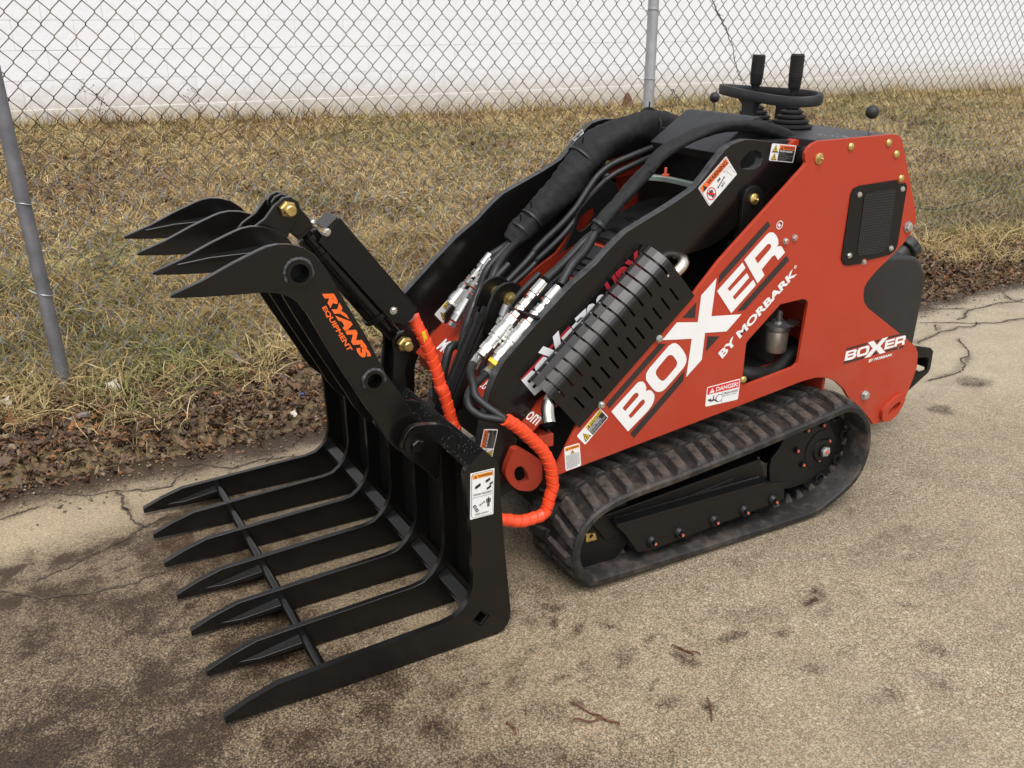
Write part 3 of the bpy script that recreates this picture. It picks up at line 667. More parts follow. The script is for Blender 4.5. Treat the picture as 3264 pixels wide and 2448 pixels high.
grit = b.math('ADD', b.math('MULTIPLY', sepv.outputs[1], 0.5), b.math('MULTIPLY', b.noise(38, 4, .65), 0.62))
de = b.math('ADD', b.math('MULTIPLY', sp.outputs[0], 0.52), b.math('MULTIPLY', b.math('MULTIPLY', b.math('SUBTRACT', b.math('MULTIPLY', sp.outputs[0], 1.35), grit), 1.7, True), 0.62), True)
dk = b.mix(de, (1, 1, 1), (0.135, 0.094, 0.060))
base = b.mix(1.0, base, dk, 'MULTIPLY')
pl = b.mix(sp.outputs[2], (0.79, 0.735, 0.655), (0.82, 0.815, 0.80))
base = b.mix(1.0, base, pl, 'MULTIPLY')
b.set("Base Color", base)
b.set("Roughness", b.math('SUBTRACT', 0.82, b.math('MULTIPLY', sp.outputs[0], 0.25)))
hgt = b.math('MULTIPLY', gap, b.math('SUBTRACT', 1.0, b.math('MULTIPLY', sp.outputs[1], 0.6)))
b.bump(hgt, 0.4, 0.0018)
M['road'] = b.m
road = np_mesh('road', V, F, 'road', col=np.stack([dirt.ravel(), fine.ravel() * .9, pale.ravel()], -1), smooth=True)
road['kind'] = 'structure'

# cracks in the concrete: ragged narrow grooves, each a part of the road
def edge_at(x): return 2.95
M['crack'] = simple('crack filled with dirt', (0.065, 0.050, 0.034), 0.9, var=0.6, scale=50)
def crack(pts, wd=0.009, seed=0):
    rr = random.Random(seed); q = [Vector((x, y, .0022)) for x, y in pts]
    for lev in range(4):
        out = [q[0]]
        for u, v in zip(q, q[1:]):
            d_ = v - u; m_ = u.lerp(v, rr.uniform(.35, .65)) + Vector((-d_.y, d_.x, 0)) * rr.gauss(0, .085); out += [m_, v]
        q = out
    Vv = []; wv_ = wd
    for k, p in enumerate(q):
        t = (q[min(k + 1, len(q) - 1)] - q[max(k - 1, 0)]).normalized(); nn = Vector((-t.y, t.x, 0))
        wv_ = .7 * wv_ + .3 * wd * rr.uniform(.10, 1.15); w_ = wv_ * (.3 if k in (0, len(q) - 1) else 1) * rr.uniform(.7, 1.25)
        Vv += [p + nn * w_ * .5, p - nn * w_ * .5]
    return mesh('crack', Vv, [(2 * k, 2 * k + 1, 2 * k + 3, 2 * k + 2) for k in range(len(q) - 1)], 'crack', road, recalc=False)
for k, (key, wd) in enumerate([('cracks1', .009), ('cracks2', .010), ('cracks2b', .013), ('cracks3', .011), ('cracks4', .010), ('cracks5', .011), ('cracks6', .010), ('cracks7', .011), ('cracks8', .010), ('cracks9', .011), ('cracks10', .013), ('cracks11', .010), ('cracks12', .012), ('cracks13', .010)]):
    crack(P[key], wd, k)

# ---------------------------------------------------------------- the grass bank
WALL_Y = 7.813
def wallz(x): return 0.665 - 0.022 * np.clip(x, -8, 4.0) - 0.002 * np.clip(x - 4, 0, 5) - 0.02 * np.clip(x - 9.5, 0, 12)
def edge_fn(x): return 2.95 + 0.09 * (fbm(x, x * 0 + 3, 1.3, 51) - .5) + 0.05 * (fbm(x, x * 0, 6, 52) - .5)
def ground(x, y):
    e = edge_fn(x)
    h = -0.012 + 0.045 * sstep(-0.02, 0.28, y - e) + 0.02 * sstep(3.3, 3.9, y)
    t = np.clip((y - 3.95) / (WALL_Y - 3.95), 0, 1.15)
    h = h + (wallz(x) - 0.053) * np.minimum(t, 1) ** 1.08
    return h + 0.022 * (fbm(x, y, 2.2, 91) - .5) * sstep(0.05, 0.4, y - e) + 0.012 * (fbm(x, y, 9, 95) - .5) * sstep(0.0, 0.3, y - e)
hx = axis(-60, 70, -1.0, 8.5, 0.06); hy = axis(2.80, 60, 2.80, 8.0, 0.05)
X, Y = np.meshgrid(hx, hy, indexing='ij'); Z = ground(X, Y)
nx_, ny_ = X.shape; ii = np.arange(nx_ * ny_).reshape(nx_, ny_)
b = NB('soil and thatch')
n1 = b.noise(5, 6, .6); n2 = b.noise(60, 5, .7)
b.set("Base Color", b.mix(n2, b.ramp(n1, (.35, (0.06, 0.040, 0.022)), (.65, (0.13, 0.09, 0.042))), b.ramp(n1, (.3, (0.17, 0.12, 0.06)), (.7, (0.26, 0.20, 0.095)))))
b.set("Roughness", 0.95); b.bump(n2, 0.5, 0.008)
M['soil'] = b.m
bank = np_mesh('ground', np.stack([X, Y, Z], -1).reshape(-1, 3), np.stack([ii[:-1, :-1], ii[1:, :-1], ii[1:, 1:], ii[:-1, 1:]], -1).reshape(-1, 4), 'soil', smooth=True)
bank['kind'] = 'structure'

def stuff_mat(name, rough=0.75, trans=0.0):
    b = NB(name); at = b.n("ShaderNodeAttribute", attribute_name='tint')
    nz = b.noise(200, 2)
    b.set("Base Color", b.mix(1.0, at.outputs["Color"], b.ramp(nz, (.3, (.82,) * 3), (.7, (1.15,) * 3)), 'MULTIPLY')); b.set("Roughness", rough)
    b.set("Specular IOR Level", 0.3); return b.m
M['grass'] = stuff_mat('dead grass blades'); M['leafm'] = stuff_mat('dead leaves', 0.6)

def in_view(x, y, pad=0.35):
    f_ = cf.x * x + cf.y * y; s_ = cr.x * x + cr.y * y
    return (f_ > 0.3) & (np.abs(s_) < f_ * 0.553 * (1.0 + pad) + 0.25)
def fringe(x, y): return in_view(x, y, 1.7) & ~in_view(x, y, .33)
def blades(n, box, dens, length, width, seed, green=0.5, flat=0.5, where=in_view):
    g = np.random.default_rng(seed)
    x = g.uniform(box[0], box[1], n * 3); y = g.uniform(box[2], box[3], n * 3)
    k = where(x, y) & (g.random(n * 3) < dens(x, y)); x = x[k][:n]; y = y[k][:n]; n = len(x)
    # tufts: pull blades towards shared clump centres and share their lean
    cl = np.floor(x * 11.0 + .7 * y) * 131 + np.floor(y * 11.0 - .4 * x) * 17; ca = vnoise(cl, cl * .37, 0.9, 5) * 25.1
    az = ca + g.normal(0, 1.2, n); L = length * g.uniform(.45, 1.25, n) * (0.75 + 0.6 * fbm(x, y, 3.5, 14))
    el0 = R(75) - flat * g.uniform(0.2, 1.25, n); bend = g.uniform(0.5, 1.9, n) * (0.5 + flat)
    px, py, pz = x.copy(), y.copy(), ground(x, y) - 0.004; w_ = width * g.uniform(.6, 1.4, n)
    rows = []; S = 3
    for s in range(S + 1):
        ww = w_ * (1 - 0.85 * (s / S) ** 1.5) * .5
        sx, sy = -np.sin(az), np.cos(az)
        tw = 0.5 * g.normal(0, 1, n) if s == 0 else tw
        rows.append((np.stack([px + sx * ww, py + sy * ww, pz + tw * ww], -1), np.stack([px - sx * ww, py - sy * ww, pz - tw * ww], -1)))
        el = el0 - bend * (s / S); st = L / S
        px = px + np.cos(el) * np.cos(az) * st; py = py + np.cos(el) * np.sin(az) * st; pz = pz + np.sin(el) * st
        pz = np.maximum(pz, ground(px, py) + 0.003 + 0.012 * g.random(n)); az = az + g.normal(0, .35, n)
    Vv = np.stack([q for r_ in rows for q in r_], 1).reshape(-1, 3)            # n,8
    base = (np.arange(n) * 8)[:, None]
    Ff = np.concatenate([base + np.array([[2 * s, 2 * s + 1, 2 * s + 3, 2 * s + 2]]) for s in range(S)], 0)
    gp = fbm(x, y, 1.6, 23) + 0.25 * (fbm(x, y, 7, 29) - .5); bp = fbm(x, y, 1.9, 47)
    pg = np.clip((gp - .47) * 3.2, 0, 1) * green; pb = np.clip((bp - .50) * 3.5, 0, 1)
    straw = np.array([[.43, .315, .142], [.36, .260, .115], [.51, .395, .20], [.30, .208, .092]])[g.integers(0, 4, n)]
    grn = np.array([[.185, .19, .062], [.24, .232, .085], [.15, .165, .055]])[g.integers(0, 3, n)]
    brn = np.array([[.20, .115, .058], [.25, .15, .075], [.16, .088, .046]])[g.integers(0, 3, n)]
    c = straw; m1 = g.random(n) < pg * .8; c = np.where(m1[:, None], grn, c); m2 = (~m1) & (g.random(n) < pb * .62); c = np.where(m2[:, None], brn, c)
    c = c * g.uniform(.75, 1.25, n)[:, None]
    return Vv, Ff, np.repeat(c, 8, 0)
def merge(parts):
    o = 0; Vs, Fs, Cs = [], [], []
    for v, f, c in parts: Vs.append(v); Fs.append(f + o); Cs.append(c); o += len(v)
    return np.concatenate(Vs), np.concatenate(Fs), np.concatenate(Cs)
def d_near(x, y): return sstep(3.42, 3.95, y + 0.55 * (fbm(x, y, 1.5, 12) - .5)) * (0.55 + .45 * fbm(x, y, 5, 13))
def d_all(x, y): return sstep(3.75, 4.2, y) * np.where(y > WALL_Y - .02, 0, 1)
def d_verge(x, y): return 0.9 * sstep(0.50, 0.66, fbm(x, y, 2.3, 66)) * sstep(0.12, .4, y - edge_fn(x))
def d_foot(x, y): return np.exp(-((y - (WALL_Y - .10)) / .10) ** 2) * (.4 + .9 * fbm(x, y, 4, 3))
gv, gf, gc = merge([blades(95000, (-2, 8, 3.3, 5.0), d_near, .16, .0037, 1, .8, .66),
                    blades(20000, (-1.2, 8, 3.0, 3.95), d_verge, .13, .0030, 2, .6, .85),
                    blades(138000, (-2, 11, 4.6, 7.82), d_all, .095, .0044, 3, .72, .74),
                    blades(42000, (4, 15, 4.2, 7.82), d_all, .09, .0054, 4, .5, .72),
                    blades(4200, (-1, 14, 7.4, 7.80), d_foot, .17, .005, 5, .55, .25),
                    blades(42000, (-7, 17, 3.3, 7.82), d_near, .15, .0078, 6, .55, .68, fringe)])
grass = np_mesh('grass', gv, gf, 'grass', col=gc); grass['kind'] = 'stuff'

# dead leaves and leaf mould along the verge
def leaves(n, box, dens, size, seed, dark=0.0, where=in_view):
    g = np.random.default_rng(seed)
    x = g.uniform(box[0], box[1], n * 3); y = g.uniform(box[2], box[3], n * 3); k = where(x, y) & (g.random(n * 3) < dens(x, y)); x = x[k][:n]; y = y[k][:n]; n = len(x)
    s = size * g.uniform(.35, 1.2, n) ; a = g.uniform(0, 6.28, n)
    prof = np.array([(0, -1), (.42, -.55), (.75, -.62), (.55, -.1), (.95, .25), (.42, .32), (.25, .65), (0, 1.15), (-.25, .65), (-.42, .32), (-.95, .25), (-.55, -.1), (-.75, -.62), (-.42, -.55)])
    asp = g.uniform(.35, .95, n); curl = g.uniform(-.5, .9, n); tx = g.normal(0, .42, n); ty = g.normal(0, .42, n)
    u = prof[None, :, 0] * asp[:, None] * s[:, None]; v = prof[None, :, 1] * s[:, None]; m = prof.shape[0]
    u = u * (1 + .25 * g.normal(0, 1, (n, m))); v = v * (1 + .15 * g.normal(0, 1, (n, m)))
    lift = curl[:, None] * (u ** 2 + .5 * v ** 2) / np.maximum(s[:, None], 1e-4) + .12 * s[:, None] * g.normal(0, 1, (n, m))
    X_ = x[:, None] + u * np.cos(a)[:, None] - v * np.sin(a)[:, None]; Y_ = y[:, None] + u * np.sin(a)[:, None] + v * np.cos(a)[:, None]
    Z_ = ground(x, y)[:, None] + .006 + g.uniform(0, .02, n)[:, None] + lift + tx[:, None] * u + ty[:, None] * v
    cx = np.stack([x, y, ground(x, y) + .006 + g.uniform(0, .018, n)], -1)
    Vv = np.concatenate([np.stack([X_, Y_, Z_], -1), cx[:, None, :]], 1).reshape(-1, 3)
    b0 = (np.arange(n) * (m + 1))[:, None]; Ff = np.concatenate([b0 + np.array([[m, k, (k + 1) % m]]) for k in range(m)], 0)
    pal = np.array([[.135, .076, .046], [.10, .060, .040], [.17, .095, .052], [.075, .048, .034], [.19, .118, .072], [.26, .115, .045], [.24, .175, .11], [.09, .058, .042]])
    c = pal[g.integers(0, len(pal), n)] * g.uniform(.6, 1.15, n)[:, None] * (1 - dark)
    return Vv, Ff, np.repeat(c, m + 1, 0)
def l_verge(x, y): e = y - edge_fn(x); return sstep(0.05, .35, e) * sstep(1.30, .75, e + .5 * (fbm(x, y, 2, 8) - .5)) * (.45 + .8 * fbm(x, y, 4, 44))
def l_edge(x, y): e = y - edge_fn(x); return sstep(-0.05, .06, e) * sstep(.45, .2, e)
def l_bank(x, y): return sstep(.52, .7, fbm(x, y, 1.9, 47)) * sstep(3.6, 4.0, y) * sstep(7.6, 6.5, y)
lv, lf, lc = merge([leaves(5600, (-1.3, 8, 2.9, 4.4), l_verge, .027, 21), leaves(11000, (-1.3, 8, 2.85, 3.6), l_edge, .0130, 22, .05), leaves(11000, (-1.3, 8, 2.9, 4.3), l_verge, .013, 25, .1), leaves(1800, (-1, 10, 3.6, 7.6), l_bank, .026, 23), leaves(4500, (-5, 14, 2.85, 4.2), l_verge, .026, 26, 0, fringe)])
litter = np_mesh('leaves', lv, lf, 'leafm', col=lc); litter['kind'] = 'stuff'

# small bits of gravel swept to the edge of the concrete
g_ = np.random.default_rng(5); n = 1300; x = g_.uniform(-1, 8, n * 2); y = edge_fn(x) + g_.normal(-.03, .10, n * 2); k = in_view(x, y); x, y = x[k], y[k]; n = len(x)
oct_ = np.array([(1, 0, 0), (0, 1, 0), (-1, 0, 0), (0, -1, 0), (0, 0, .7), (0, 0, -.5)]); s = g_.uniform(.002, .0065, n)
Vv = (np.stack([x, y, np.maximum(0, np.where(y > edge_fn(x), ground(x, y), 0)) + .004], -1)[:, None, :] + oct_[None] * s[:, None, None] * g_.uniform(.6, 1.3, (n, 6, 3))).reshape(-1, 3)
Ff = np.concatenate([(np.arange(n) * 6)[:, None] + np.array([t]) for t in [(0, 1, 4), (1, 2, 4), (2, 3, 4), (3, 0, 4), (1, 0, 5), (2, 1, 5), (3, 2, 5), (0, 3, 5)]], 0)
cc = np.array([[.20, .16, .11], [.15, .115, .08], [.28, .24, .18], [.09, .07, .05]])[g_.integers(0, 4, n)]
gravel = np_mesh('gravel', Vv, Ff, 'leafm', col=np.repeat(cc, 6, 0)); gravel['kind'] = 'stuff'

# ---------------------------------------------------------------- the white block wall
b = NB('white painted block')
n1 = b.noise(2.2, 6, .6); n3 = b.noise(170, 5, .65); n4 = b.noise(14, 4, .6)
geo = b.n("ShaderNodeNewGeometry"); sx = b.n("ShaderNodeSeparateXYZ"); b.l(geo.outputs["Position"], sx.inputs[0])
low = b.ramp(b.math('ADD', sx.outputs[2], b.math('MULTIPLY', b.math('SUBTRACT', n4, .5), .35)), (0.68, (1,) * 3), (0.95, (0,) * 3))
base = b.ramp(n1, (.3, (.80, .802, .83)), (.7, (.85, .852, .88)))
base = b.mix(b.math('MULTIPLY', low, .80), base, (.47, .42, .34))
spk = b.ramp(b.noise(90, 3, .7), (.68, (0,) * 3), (.74, (1,) * 3))
base = b.mix(b.math('MULTIPLY', b.math('MULTIPLY', spk, low), .6), base, (.22, .17, .12))
b.set("Base Color", base); b.set("Roughness", .55); b.bump(b.math('ADD', b.math('MULTIPLY', n3, .5), b.noise(28, 6, .7)), .6, .006)
M['block'] = b.m
wall = empty('block_wall', (4, WALL_Y, 0.6), 'long white painted concrete block wall rising behind the grass bank', 'wall')
BL, BH = 0.4064, 0.2032; Z0 = 1.3656 - BH * 6
core = MB(); core.box((4, WALL_Y + .105, 1.55), (44, .19, 3.4)); core.build('mortar_core', 'block', wall)
foot = MB(); foot.box((4, WALL_Y + .0825, .27), (44, .198, .98)); foot.build('footing', 'block', wall, bevel=.006)
bm_ = MB(); bm_.box((0, 0, 0), (BL - .0008, .026, BH - .0018)); o = bm_.build('block', 'block', wall, bevel=.0022, seg=2)
bmesh_ = o.data; mod = True
# bake the rounded arris into the shared mesh
dg = bpy.context.evaluated_depsgraph_get(); bk = bpy.data.meshes.new_from_object(o.evaluated_get(dg)); bpy.data.objects.remove(o); bk.name = 'block'
rest = MB()
for c in range(3, 16):
    z0 = Z0 + c * BH + BH / 2
    for k in range(-44, 62):
        x0 = 4 + (k + (0.5 if c % 2 else 0)) * BL
        if x0 < -17.5 or x0 > 25.5: continue
        if c <= 6 and -0.4 < x0 < 13.4:
            o = bpy.data.objects.new('block', bk); link(o, wall); o.location = (x0, WALL_Y + random.uniform(-.0006, .0006), z0)
        else: rest.box((x0, WALL_Y, z0), (BL - .0012, .026, BH - .003))
ro = rest.build('block_courses', 'block', wall); ro['kind'] = 'stuff'

# ---------------------------------------------------------------- the chain-link fence
FY = 3.76
fence = empty('chain_link_fence', (2.83, FY, 0.03), 'grey chain link fence on round steel posts between road and grass bank', 'fence')
b = NB('weathered fence wire'); nz = b.noise(3.2, 4, .6); sx = b.n("ShaderNodeSeparateXYZ"); b.l(b.n("ShaderNodeNewGeometry").outputs["Position"], sx.inputs[0])
hz = b.ramp(b.math('ADD', sx.outputs[2], b.math('MULTIPLY', b.math('SUBTRACT', nz, .5), .5)), (.72, (0,) * 3), (1.0, (1,) * 3))
b.set("Base Color", b.mix(hz, b.ramp(nz, (.3, (.14, .155, .175)), (.7, (.27, .29, .315))), b.ramp(b.noise(30, 4), (.3, (.085, .052, .030)), (.7, (.19, .145, .105)))))
b.set("Metallic", .5); b.set("Roughness", .42); M['wire'] = b.m
px_, pz_ = 0.0705, 0.0805; zt = 1.385 + 5 * pz_
pts = []
for k in range(0, 45):
    z = zt - k * pz_ / 2
    if z < 0.035: break
    s = -1 if k % 2 else 1
    for dz, fx in ((.0022, 1.0), (-.0022, 1.0)): pts.append((s * px_ / 4 * fx + s * .0012, .0021 * s * (1 if dz > 0 else -1), z + dz))
wm = MB(); wm.tube(pts, .0018, 5); o = wm.build('wire', 'wire', None, smooth=True, angle=80); wme = o.data; bpy.data.objects.remove(o)
k0 = 0.188 + px_ / 4
for k in range(-30, 225):
    o = bpy.data.objects.new('wire', wme); link(o, fence); xx = k0 + k * px_ / 2
    o.location = (xx, FY, 0); 
    if k % 2: o.scale = (-1, 1, 1)
def post(x, lean, r=.0255, mat='galv', h=1.83):
    m_ = MB(); m_.tube([(x + lean * h, FY - .042, h), (x, FY - .042, -.25)], r, 20); m_.build('post', mat, fence, smooth=True)
    c = MB(); c.lathe((x + lean * h, FY - .042, h - .03), (x + lean * h, FY - .042, h + 1), [(0, r + .004), (.03, r + .005), (.055, r * .7), (.065, .004)], 20); c.build('post_cap', 'galv', fence, smooth=True)
post(.131, -.036, mat='galvd'); post(2.828, .004); post(6.03, 0.0); post(-2.9, 0); post(9.1, 0)
tr = MB(); tr.tube([(-3.2, FY - .03, 1.80), (9.4, FY - .03, 1.80)], .021, 14); tr.build('top_rail', 'galv', fence, smooth=True)
tw = MB(); tw.tube([(x, FY, .055 + .008 * math.sin(x * 2)) for x in np.arange(-3, 9.3, .2)], .0022, 5); tw.build('tension_wire', 'wire', fence)
lw = MB(); lw.tube(spline(xz('loose_wire', FY + .012), 6), .003, 6); lw.build('loose_wire', 'cable', fence)
for x0, lean, zs in ((.131, -.036, (.755, .42, .04)), (2.828, .004, (1.40, 1.095, .55)), (6.03, 0, (1.3, .7, .1))):
    for z in zs:
        c = Vector((x0 + lean * z, FY - .042, z)); pts = [c + Vector((math.cos(a) * .0285, math.sin(a) * .0285, .004 * math.sin(a * 2))) for a in np.linspace(R(150), R(390), 18)]
        t = MB(); t.tube([(c.x - .055, FY + .003, z + .012)] + pts + [(c.x + .05, FY + .004, z + .02)], .0019, 6); t.build('wire_tie', 'zincdull', fence, smooth=True)
# dry vines caught in the mesh
def vine(name, pts, lab, r, y):
    m_ = MB(); q = spline(pts, 6); m_.tube([p + Vector((random.uniform(-.006, .006), 0, 0)) for p in q], [r * (1 - .5 * k / len(q)) for k in range(len(q))], 6)
    for p in q[3::4]:
        for s in (-1, 1): m_.tube([p, p + Vector((s * random.uniform(.01, .03), random.uniform(-.01, .01), random.uniform(-.02, .03)))], [r * .6, r * .2], 4)
    o = m_.build(name, 'cable', None, smooth=True); return tag(o, lab, 'vine')
tv = xz('vine', FY + .008); vine('dry_vine', [(tv[0][0] - .12, FY + .008, tv[0][2] + .28)] + tv, 'long dark dry vine strand hanging in the fence above the control levers', .0032, FY)
vine('dry_vine', xz('vine2', FY + .008), 'short dry vine stub caught in the fence right of the middle post', .0025, FY)

# weeds against the foot of the wall
def weed(x, h, lab, seed):
    rr = random.Random(seed); m_ = MB(); z0 = float(ground(np.array([x]), np.array([WALL_Y - .06]))[0])
    q = [Vector((x + rr.uniform(-.02, .02) * k, WALL_Y - .06 - .01 * k, z0 + h * k / 5)) for k in range(6)]; m_.tube(q, [.0035, .003, .0028, .0022, .0018, .001], 5)
    for p in q[1:]:
        for _ in range(4):
            a = rr.uniform(0, 6.28); L = rr.uniform(.03, .07); e = p + Vector((math.cos(a) * L, -abs(math.sin(a)) * L * .6, L * rr.uniform(.2, .9))); m_.tube([p, e], [.0016, .0007], 4)
            m_.lathe(e, e + Vector((0, 0, 1)), [(0, .001), (.006, .005), (.012, .001)], 5)
    tag(m_.build('dry_weed', 'bark', None), lab, 'weed')
weed(.83, .24, 'tall thin dry weed standing at the wall foot near the left post', 3)
weed(1.55, .22, 'spindly dry weed against the wall foot above the grapple', 4)
# rock or clump by the wall near the middle post
rk = MB(); rk.lathe((5.62, WALL_Y - .10, .53), (5.62, WALL_Y - .10, 1.5), [(0, .07), (.06, .062), (.13, .035), (.17, .012)], 9)
rk_o = rk.build('tree_stump', 'bark', None, smooth=True, angle=60); tag(rk_o, 'small dark brown stump at the wall foot beside the middle fence post', 'stump')

# litter on the verge and twigs on the concrete
def vz(x, y): return float(ground(np.array([x]), np.array([y]))[0]) if y > 2.95 else 0.0
def scrap(p, s, lab, seed):
    rr = random.Random(seed); x, y = p; z = vz(x, y) + .03
    prof = [(-.9, .9), (-.35, 1.05), (.55, .95), (.45, .35), (.8, -.2), (.7, -.8), (.2, -1.1), (-.25, -.85), (-.2, -.2), (-.75, .35)]
    V = [(x + u * s, y + v * s * .35, z + v * s * .75 + .25 * s * math.sin(u * 3)) for u, v in prof]; n = len(V)
    V += [(a, b_ + .0025, c) for a, b_, c in V]
    F = [tuple(range(n)), tuple(range(2 * n - 1, n - 1, -1))] + [(k, (k + 1) % n, n + (k + 1) % n, n + k) for k in range(n)]
    tag(mesh('plastic_scrap', V, F, 'scrap', None, bevel=.0008), lab, 'litter')
scrap(P['scrap'][0], .030, 'torn white plastic scrap on dead leaves right of the left fence post', 1)
scrap(P['scrap'][1], .022, 'off white scrap lying in dry grass at the far left edge', 2)
scrap(P['scrap'][2], .014, 'tiny white scrap on the leaf litter close behind the grapple', 3)
s_ = P['stick']
def stick(name, a, b_, r, mat, lab, bend=.01, cat='stick'):
    m_ = MB(); A = Vector((a[0], a[1], vz(*a) + r + .008 * (a[1] > 2.95))); B = Vector((b_[0], b_[1], vz(*b_) + r + .02 * (b_[1] > 2.95))); mid = (A + B) / 2 + Vector((bend, bend, .004))
    m_.tube(spline([A, mid, B], 5), r, 7); return tag(m_.build(name, mat, None, smooth=True), lab, cat)
stick('stick', s_[0], s_[1], .012, 'stick', 'grey weathered stick lying on leaves between fence and grapple')
stick('stick', s_[2], s_[3], .010, 'stick', 'pale flat piece of bark on the verge below the white plastic scrap')
cp = MB(); cx, cy = s_[4]; cp.lathe((cx, cy, vz(cx, cy) + .012), (cx, cy, 9), [(0, .009), (.009, .009), (.011, .006)], 12); tag(cp.build('bottle_cap', 'bluecap', None, smooth=True), 'small blue bottle cap on the leaf litter by the grapple', 'litter')
def twig(keys, r, lab):
    m_ = MB()
    for k in keys: q = spline([(x, y, .005) for x, y in P[k]], 5); m_.tube([p + Vector((0, 0, .003 * math.sin(j))) for j, p in enumerate(q)], r, 5)
    tag(m_.build('twig', 'bark', None, smooth=True), lab, 'twig')
twig(['twig1', 'twig1b'], .0022, 'forked brown twig on pale concrete below the track front')
twig(['twig2'], .003, 'short curled reddish twig on concrete at the bottom middle')
twig(['twig3'], .002, 'thin reddish upright twig on concrete at bottom right of centre')
twig(['twig4', 'twig5'], .002, 'dark thin twig on concrete just right of the track front')
# ---------------------------------------------------------------- the grapple bucket
GR = empty('grapple_bucket', (.86, 2.115, 0), 'black seven tine grapple bucket with raised top claw on the front of the loader', 'grapple bucket')
TY = [1.619, 1.786, 1.952, 2.120, 2.288, 2.455, 2.621]; TH = .008
end = [(x, max(z + .004, .003)) for x, z in P['end_tine']]
# tidy the back edge of the end plates: gentle lean, rounded heel
end = end[:11] + [(.7965, .30), (.7835, .4407), (.789, .4535), (.8306, .4889), (.868, .4476), (.8805, .2406), (.897, .055), (.8955, .036), (.889, .020), (.878, .009), (.862, .003)] + [(.70, .003), (.45, .003)]
sq = (.818, .0615); hd = .0225
def diamond(h): return [(sq[0] - h, sq[1]), (sq[0], sq[1] + h), (sq[0] + h, sq[1]), (sq[0], sq[1] - h)]
inner = end[:9] + [(.802, .150), (.8075, .180), (.806, .30), (.803, .425), (.8306, .468), (.855, .446), (.868, .24), (.884, .055), (.882, .036), (.876, .020), (.865, .009), (.85, .003), (.70, .003), (.45, .003)]
for k, y in enumerate(TY):
    e = k in (0, 6)
    plate('tine', end if e else inner, y - TH, y + TH, 'black', GR, holes=[diamond(hd)] if k == 0 else (), bevel=.0016)
t = MB(); sy0, sy1 = TY[0] - TH + .002, TY[6] + TH - .002
a, i_ = diamond(hd - .0005), diamond(hd - .006)
V = [(x, y, z) for y in (sy0, sy1) for x, z in a] + [(x, y, z) for y in (sy0, sy1) for x, z in i_]
F = []
for k in range(4):
    k2 = (k + 1) % 4; F += [(k, k2, 4 + k2, 4 + k), (8 + k, 12 + k, 12 + k2, 8 + k2), (k, 8 + k, 8 + k2, k2), (4 + k, 4 + k2, 12 + k2, 12 + k)]
mesh('square_tube', V, F, 'black', GR, bevel=.002)
# heavier square bar glinting in the heel corner between the tines
hb = MB()
for k in range(6): hb.bar((.806, TY[k] + TH, .088), (.806, TY[k + 1] - TH, .088), .034, .034, up=(-.5, 0, .866))
hb.build('heel_bar', 'black', GR, bevel=.004)
rod = MB(); rod.cyl((.445, TY[0], .042), (.445, TY[6], .042), .0125, 18); rod.build('cross_rod', 'black', GR, smooth=True)
for k in (1, 2, 3, 6):
    y = TY[k] - TH; z1, z0 = .046, .020
    V = [(.292, y, z0 + .004), (.292, y, z0 - .004), (.300, y - .005, z0 - .002), (.438, y, z1 + .004), (.438, y, z1 - .012), (.438, y - .034, z1 + .002), (.438, y - .034, z1 - .010), (.34, y - .013, z0 + .006), (.34, y - .013, z0 - .003)]
    F = [(0, 7, 5, 3), (1, 4, 6, 8), (3, 5, 6, 4), (0, 1, 8, 7), (7, 8, 6, 5), (0, 3, 4, 1)]
    mesh('gusset', V, F, 'black', GR, bevel=.002)
bp_ = MB(); bp_.box((.846, (TY[0] + TY[6]) / 2, .262), (.007, TY[6] - TY[0] - .016, .36)); bp_.build('back_plate', 'dkblack', GR, bevel=.001)
(bx0, bz0), (bx1, bz1) = P['beam']
bm2 = MB()
dx, dz = bx1 - bx0, bz1 - bz0; L_ = math.hypot(dx, dz); nx2, nz2 = dz / L_, -dx / L_
bm2.prism([(bx0 + .001, bz0 + .003), (bx1, bz1 + .003), (bx1 + .030, bz1 - .030), (bx1 + .025, bz1 - .036), (bx1 - .001, bz1 - .007), (bx0 + nx2 * .008, bz0 + nz2 * .008)], TY[0] + TH + .0006, TY[6] - TH - .0006)
beam = bm2.build('top_beam', 'black', GR, bevel=.0016)
dp = MB(); rr = random.Random(4)
for _ in range(230):
    q = rr.random(); y = rr.uniform(TY[0] + .012, TY[3]); s = rr.uniform(.0004, .0013) ; x = bx0 + dx * q; z = bz0 + dz * q + .003
    c = Vector((x, y, z)); dp.lathe(c, c + Vector((-dz, 0, dx)), [(-.0003, s), (s * .35, s * .8), (s * .6, s * .25)], 6)
b_ = NB('rain drops'); b_.set("Base Color", (.10, .105, .11)); b_.set("Roughness", .08); M['drop'] = b_.m
dr = dp.build('rain_drops', 'drop', GR, smooth=True); dr['kind'] = 'stuff'
ear = [(x, z) for x, z in P['ear']]
ears = []
for y in (1.786, 1.952, 2.288, 2.455):
    y0 = y - .0095 if y < 1.8 else y - .0082
    ears.append(plate('hinge_ear', chaikin([(.716, .478), (.728, .4965), (.748, .5035), (.832, .4855), (.822, .462), (.80, .43), (.80, .34), (.765, .385), (.716, .432), (.708, .452)], 1), y0 - .0004, y0 + .017, 'black', GR, bevel=.0016))
eb = P['ear_bolt'][0]
for y in (1.7755, 2.2785):
    bolt('black', (eb[0], y - .001, eb[1]), GR, 'hinge_bolt', 1.5)
    w_ = MB(); w_.ring((eb[0], y - .001, eb[1]), (eb[0], y - .006, eb[1]), .030, .012, 24); w_.build('washer', 'black', GR, smooth=True)
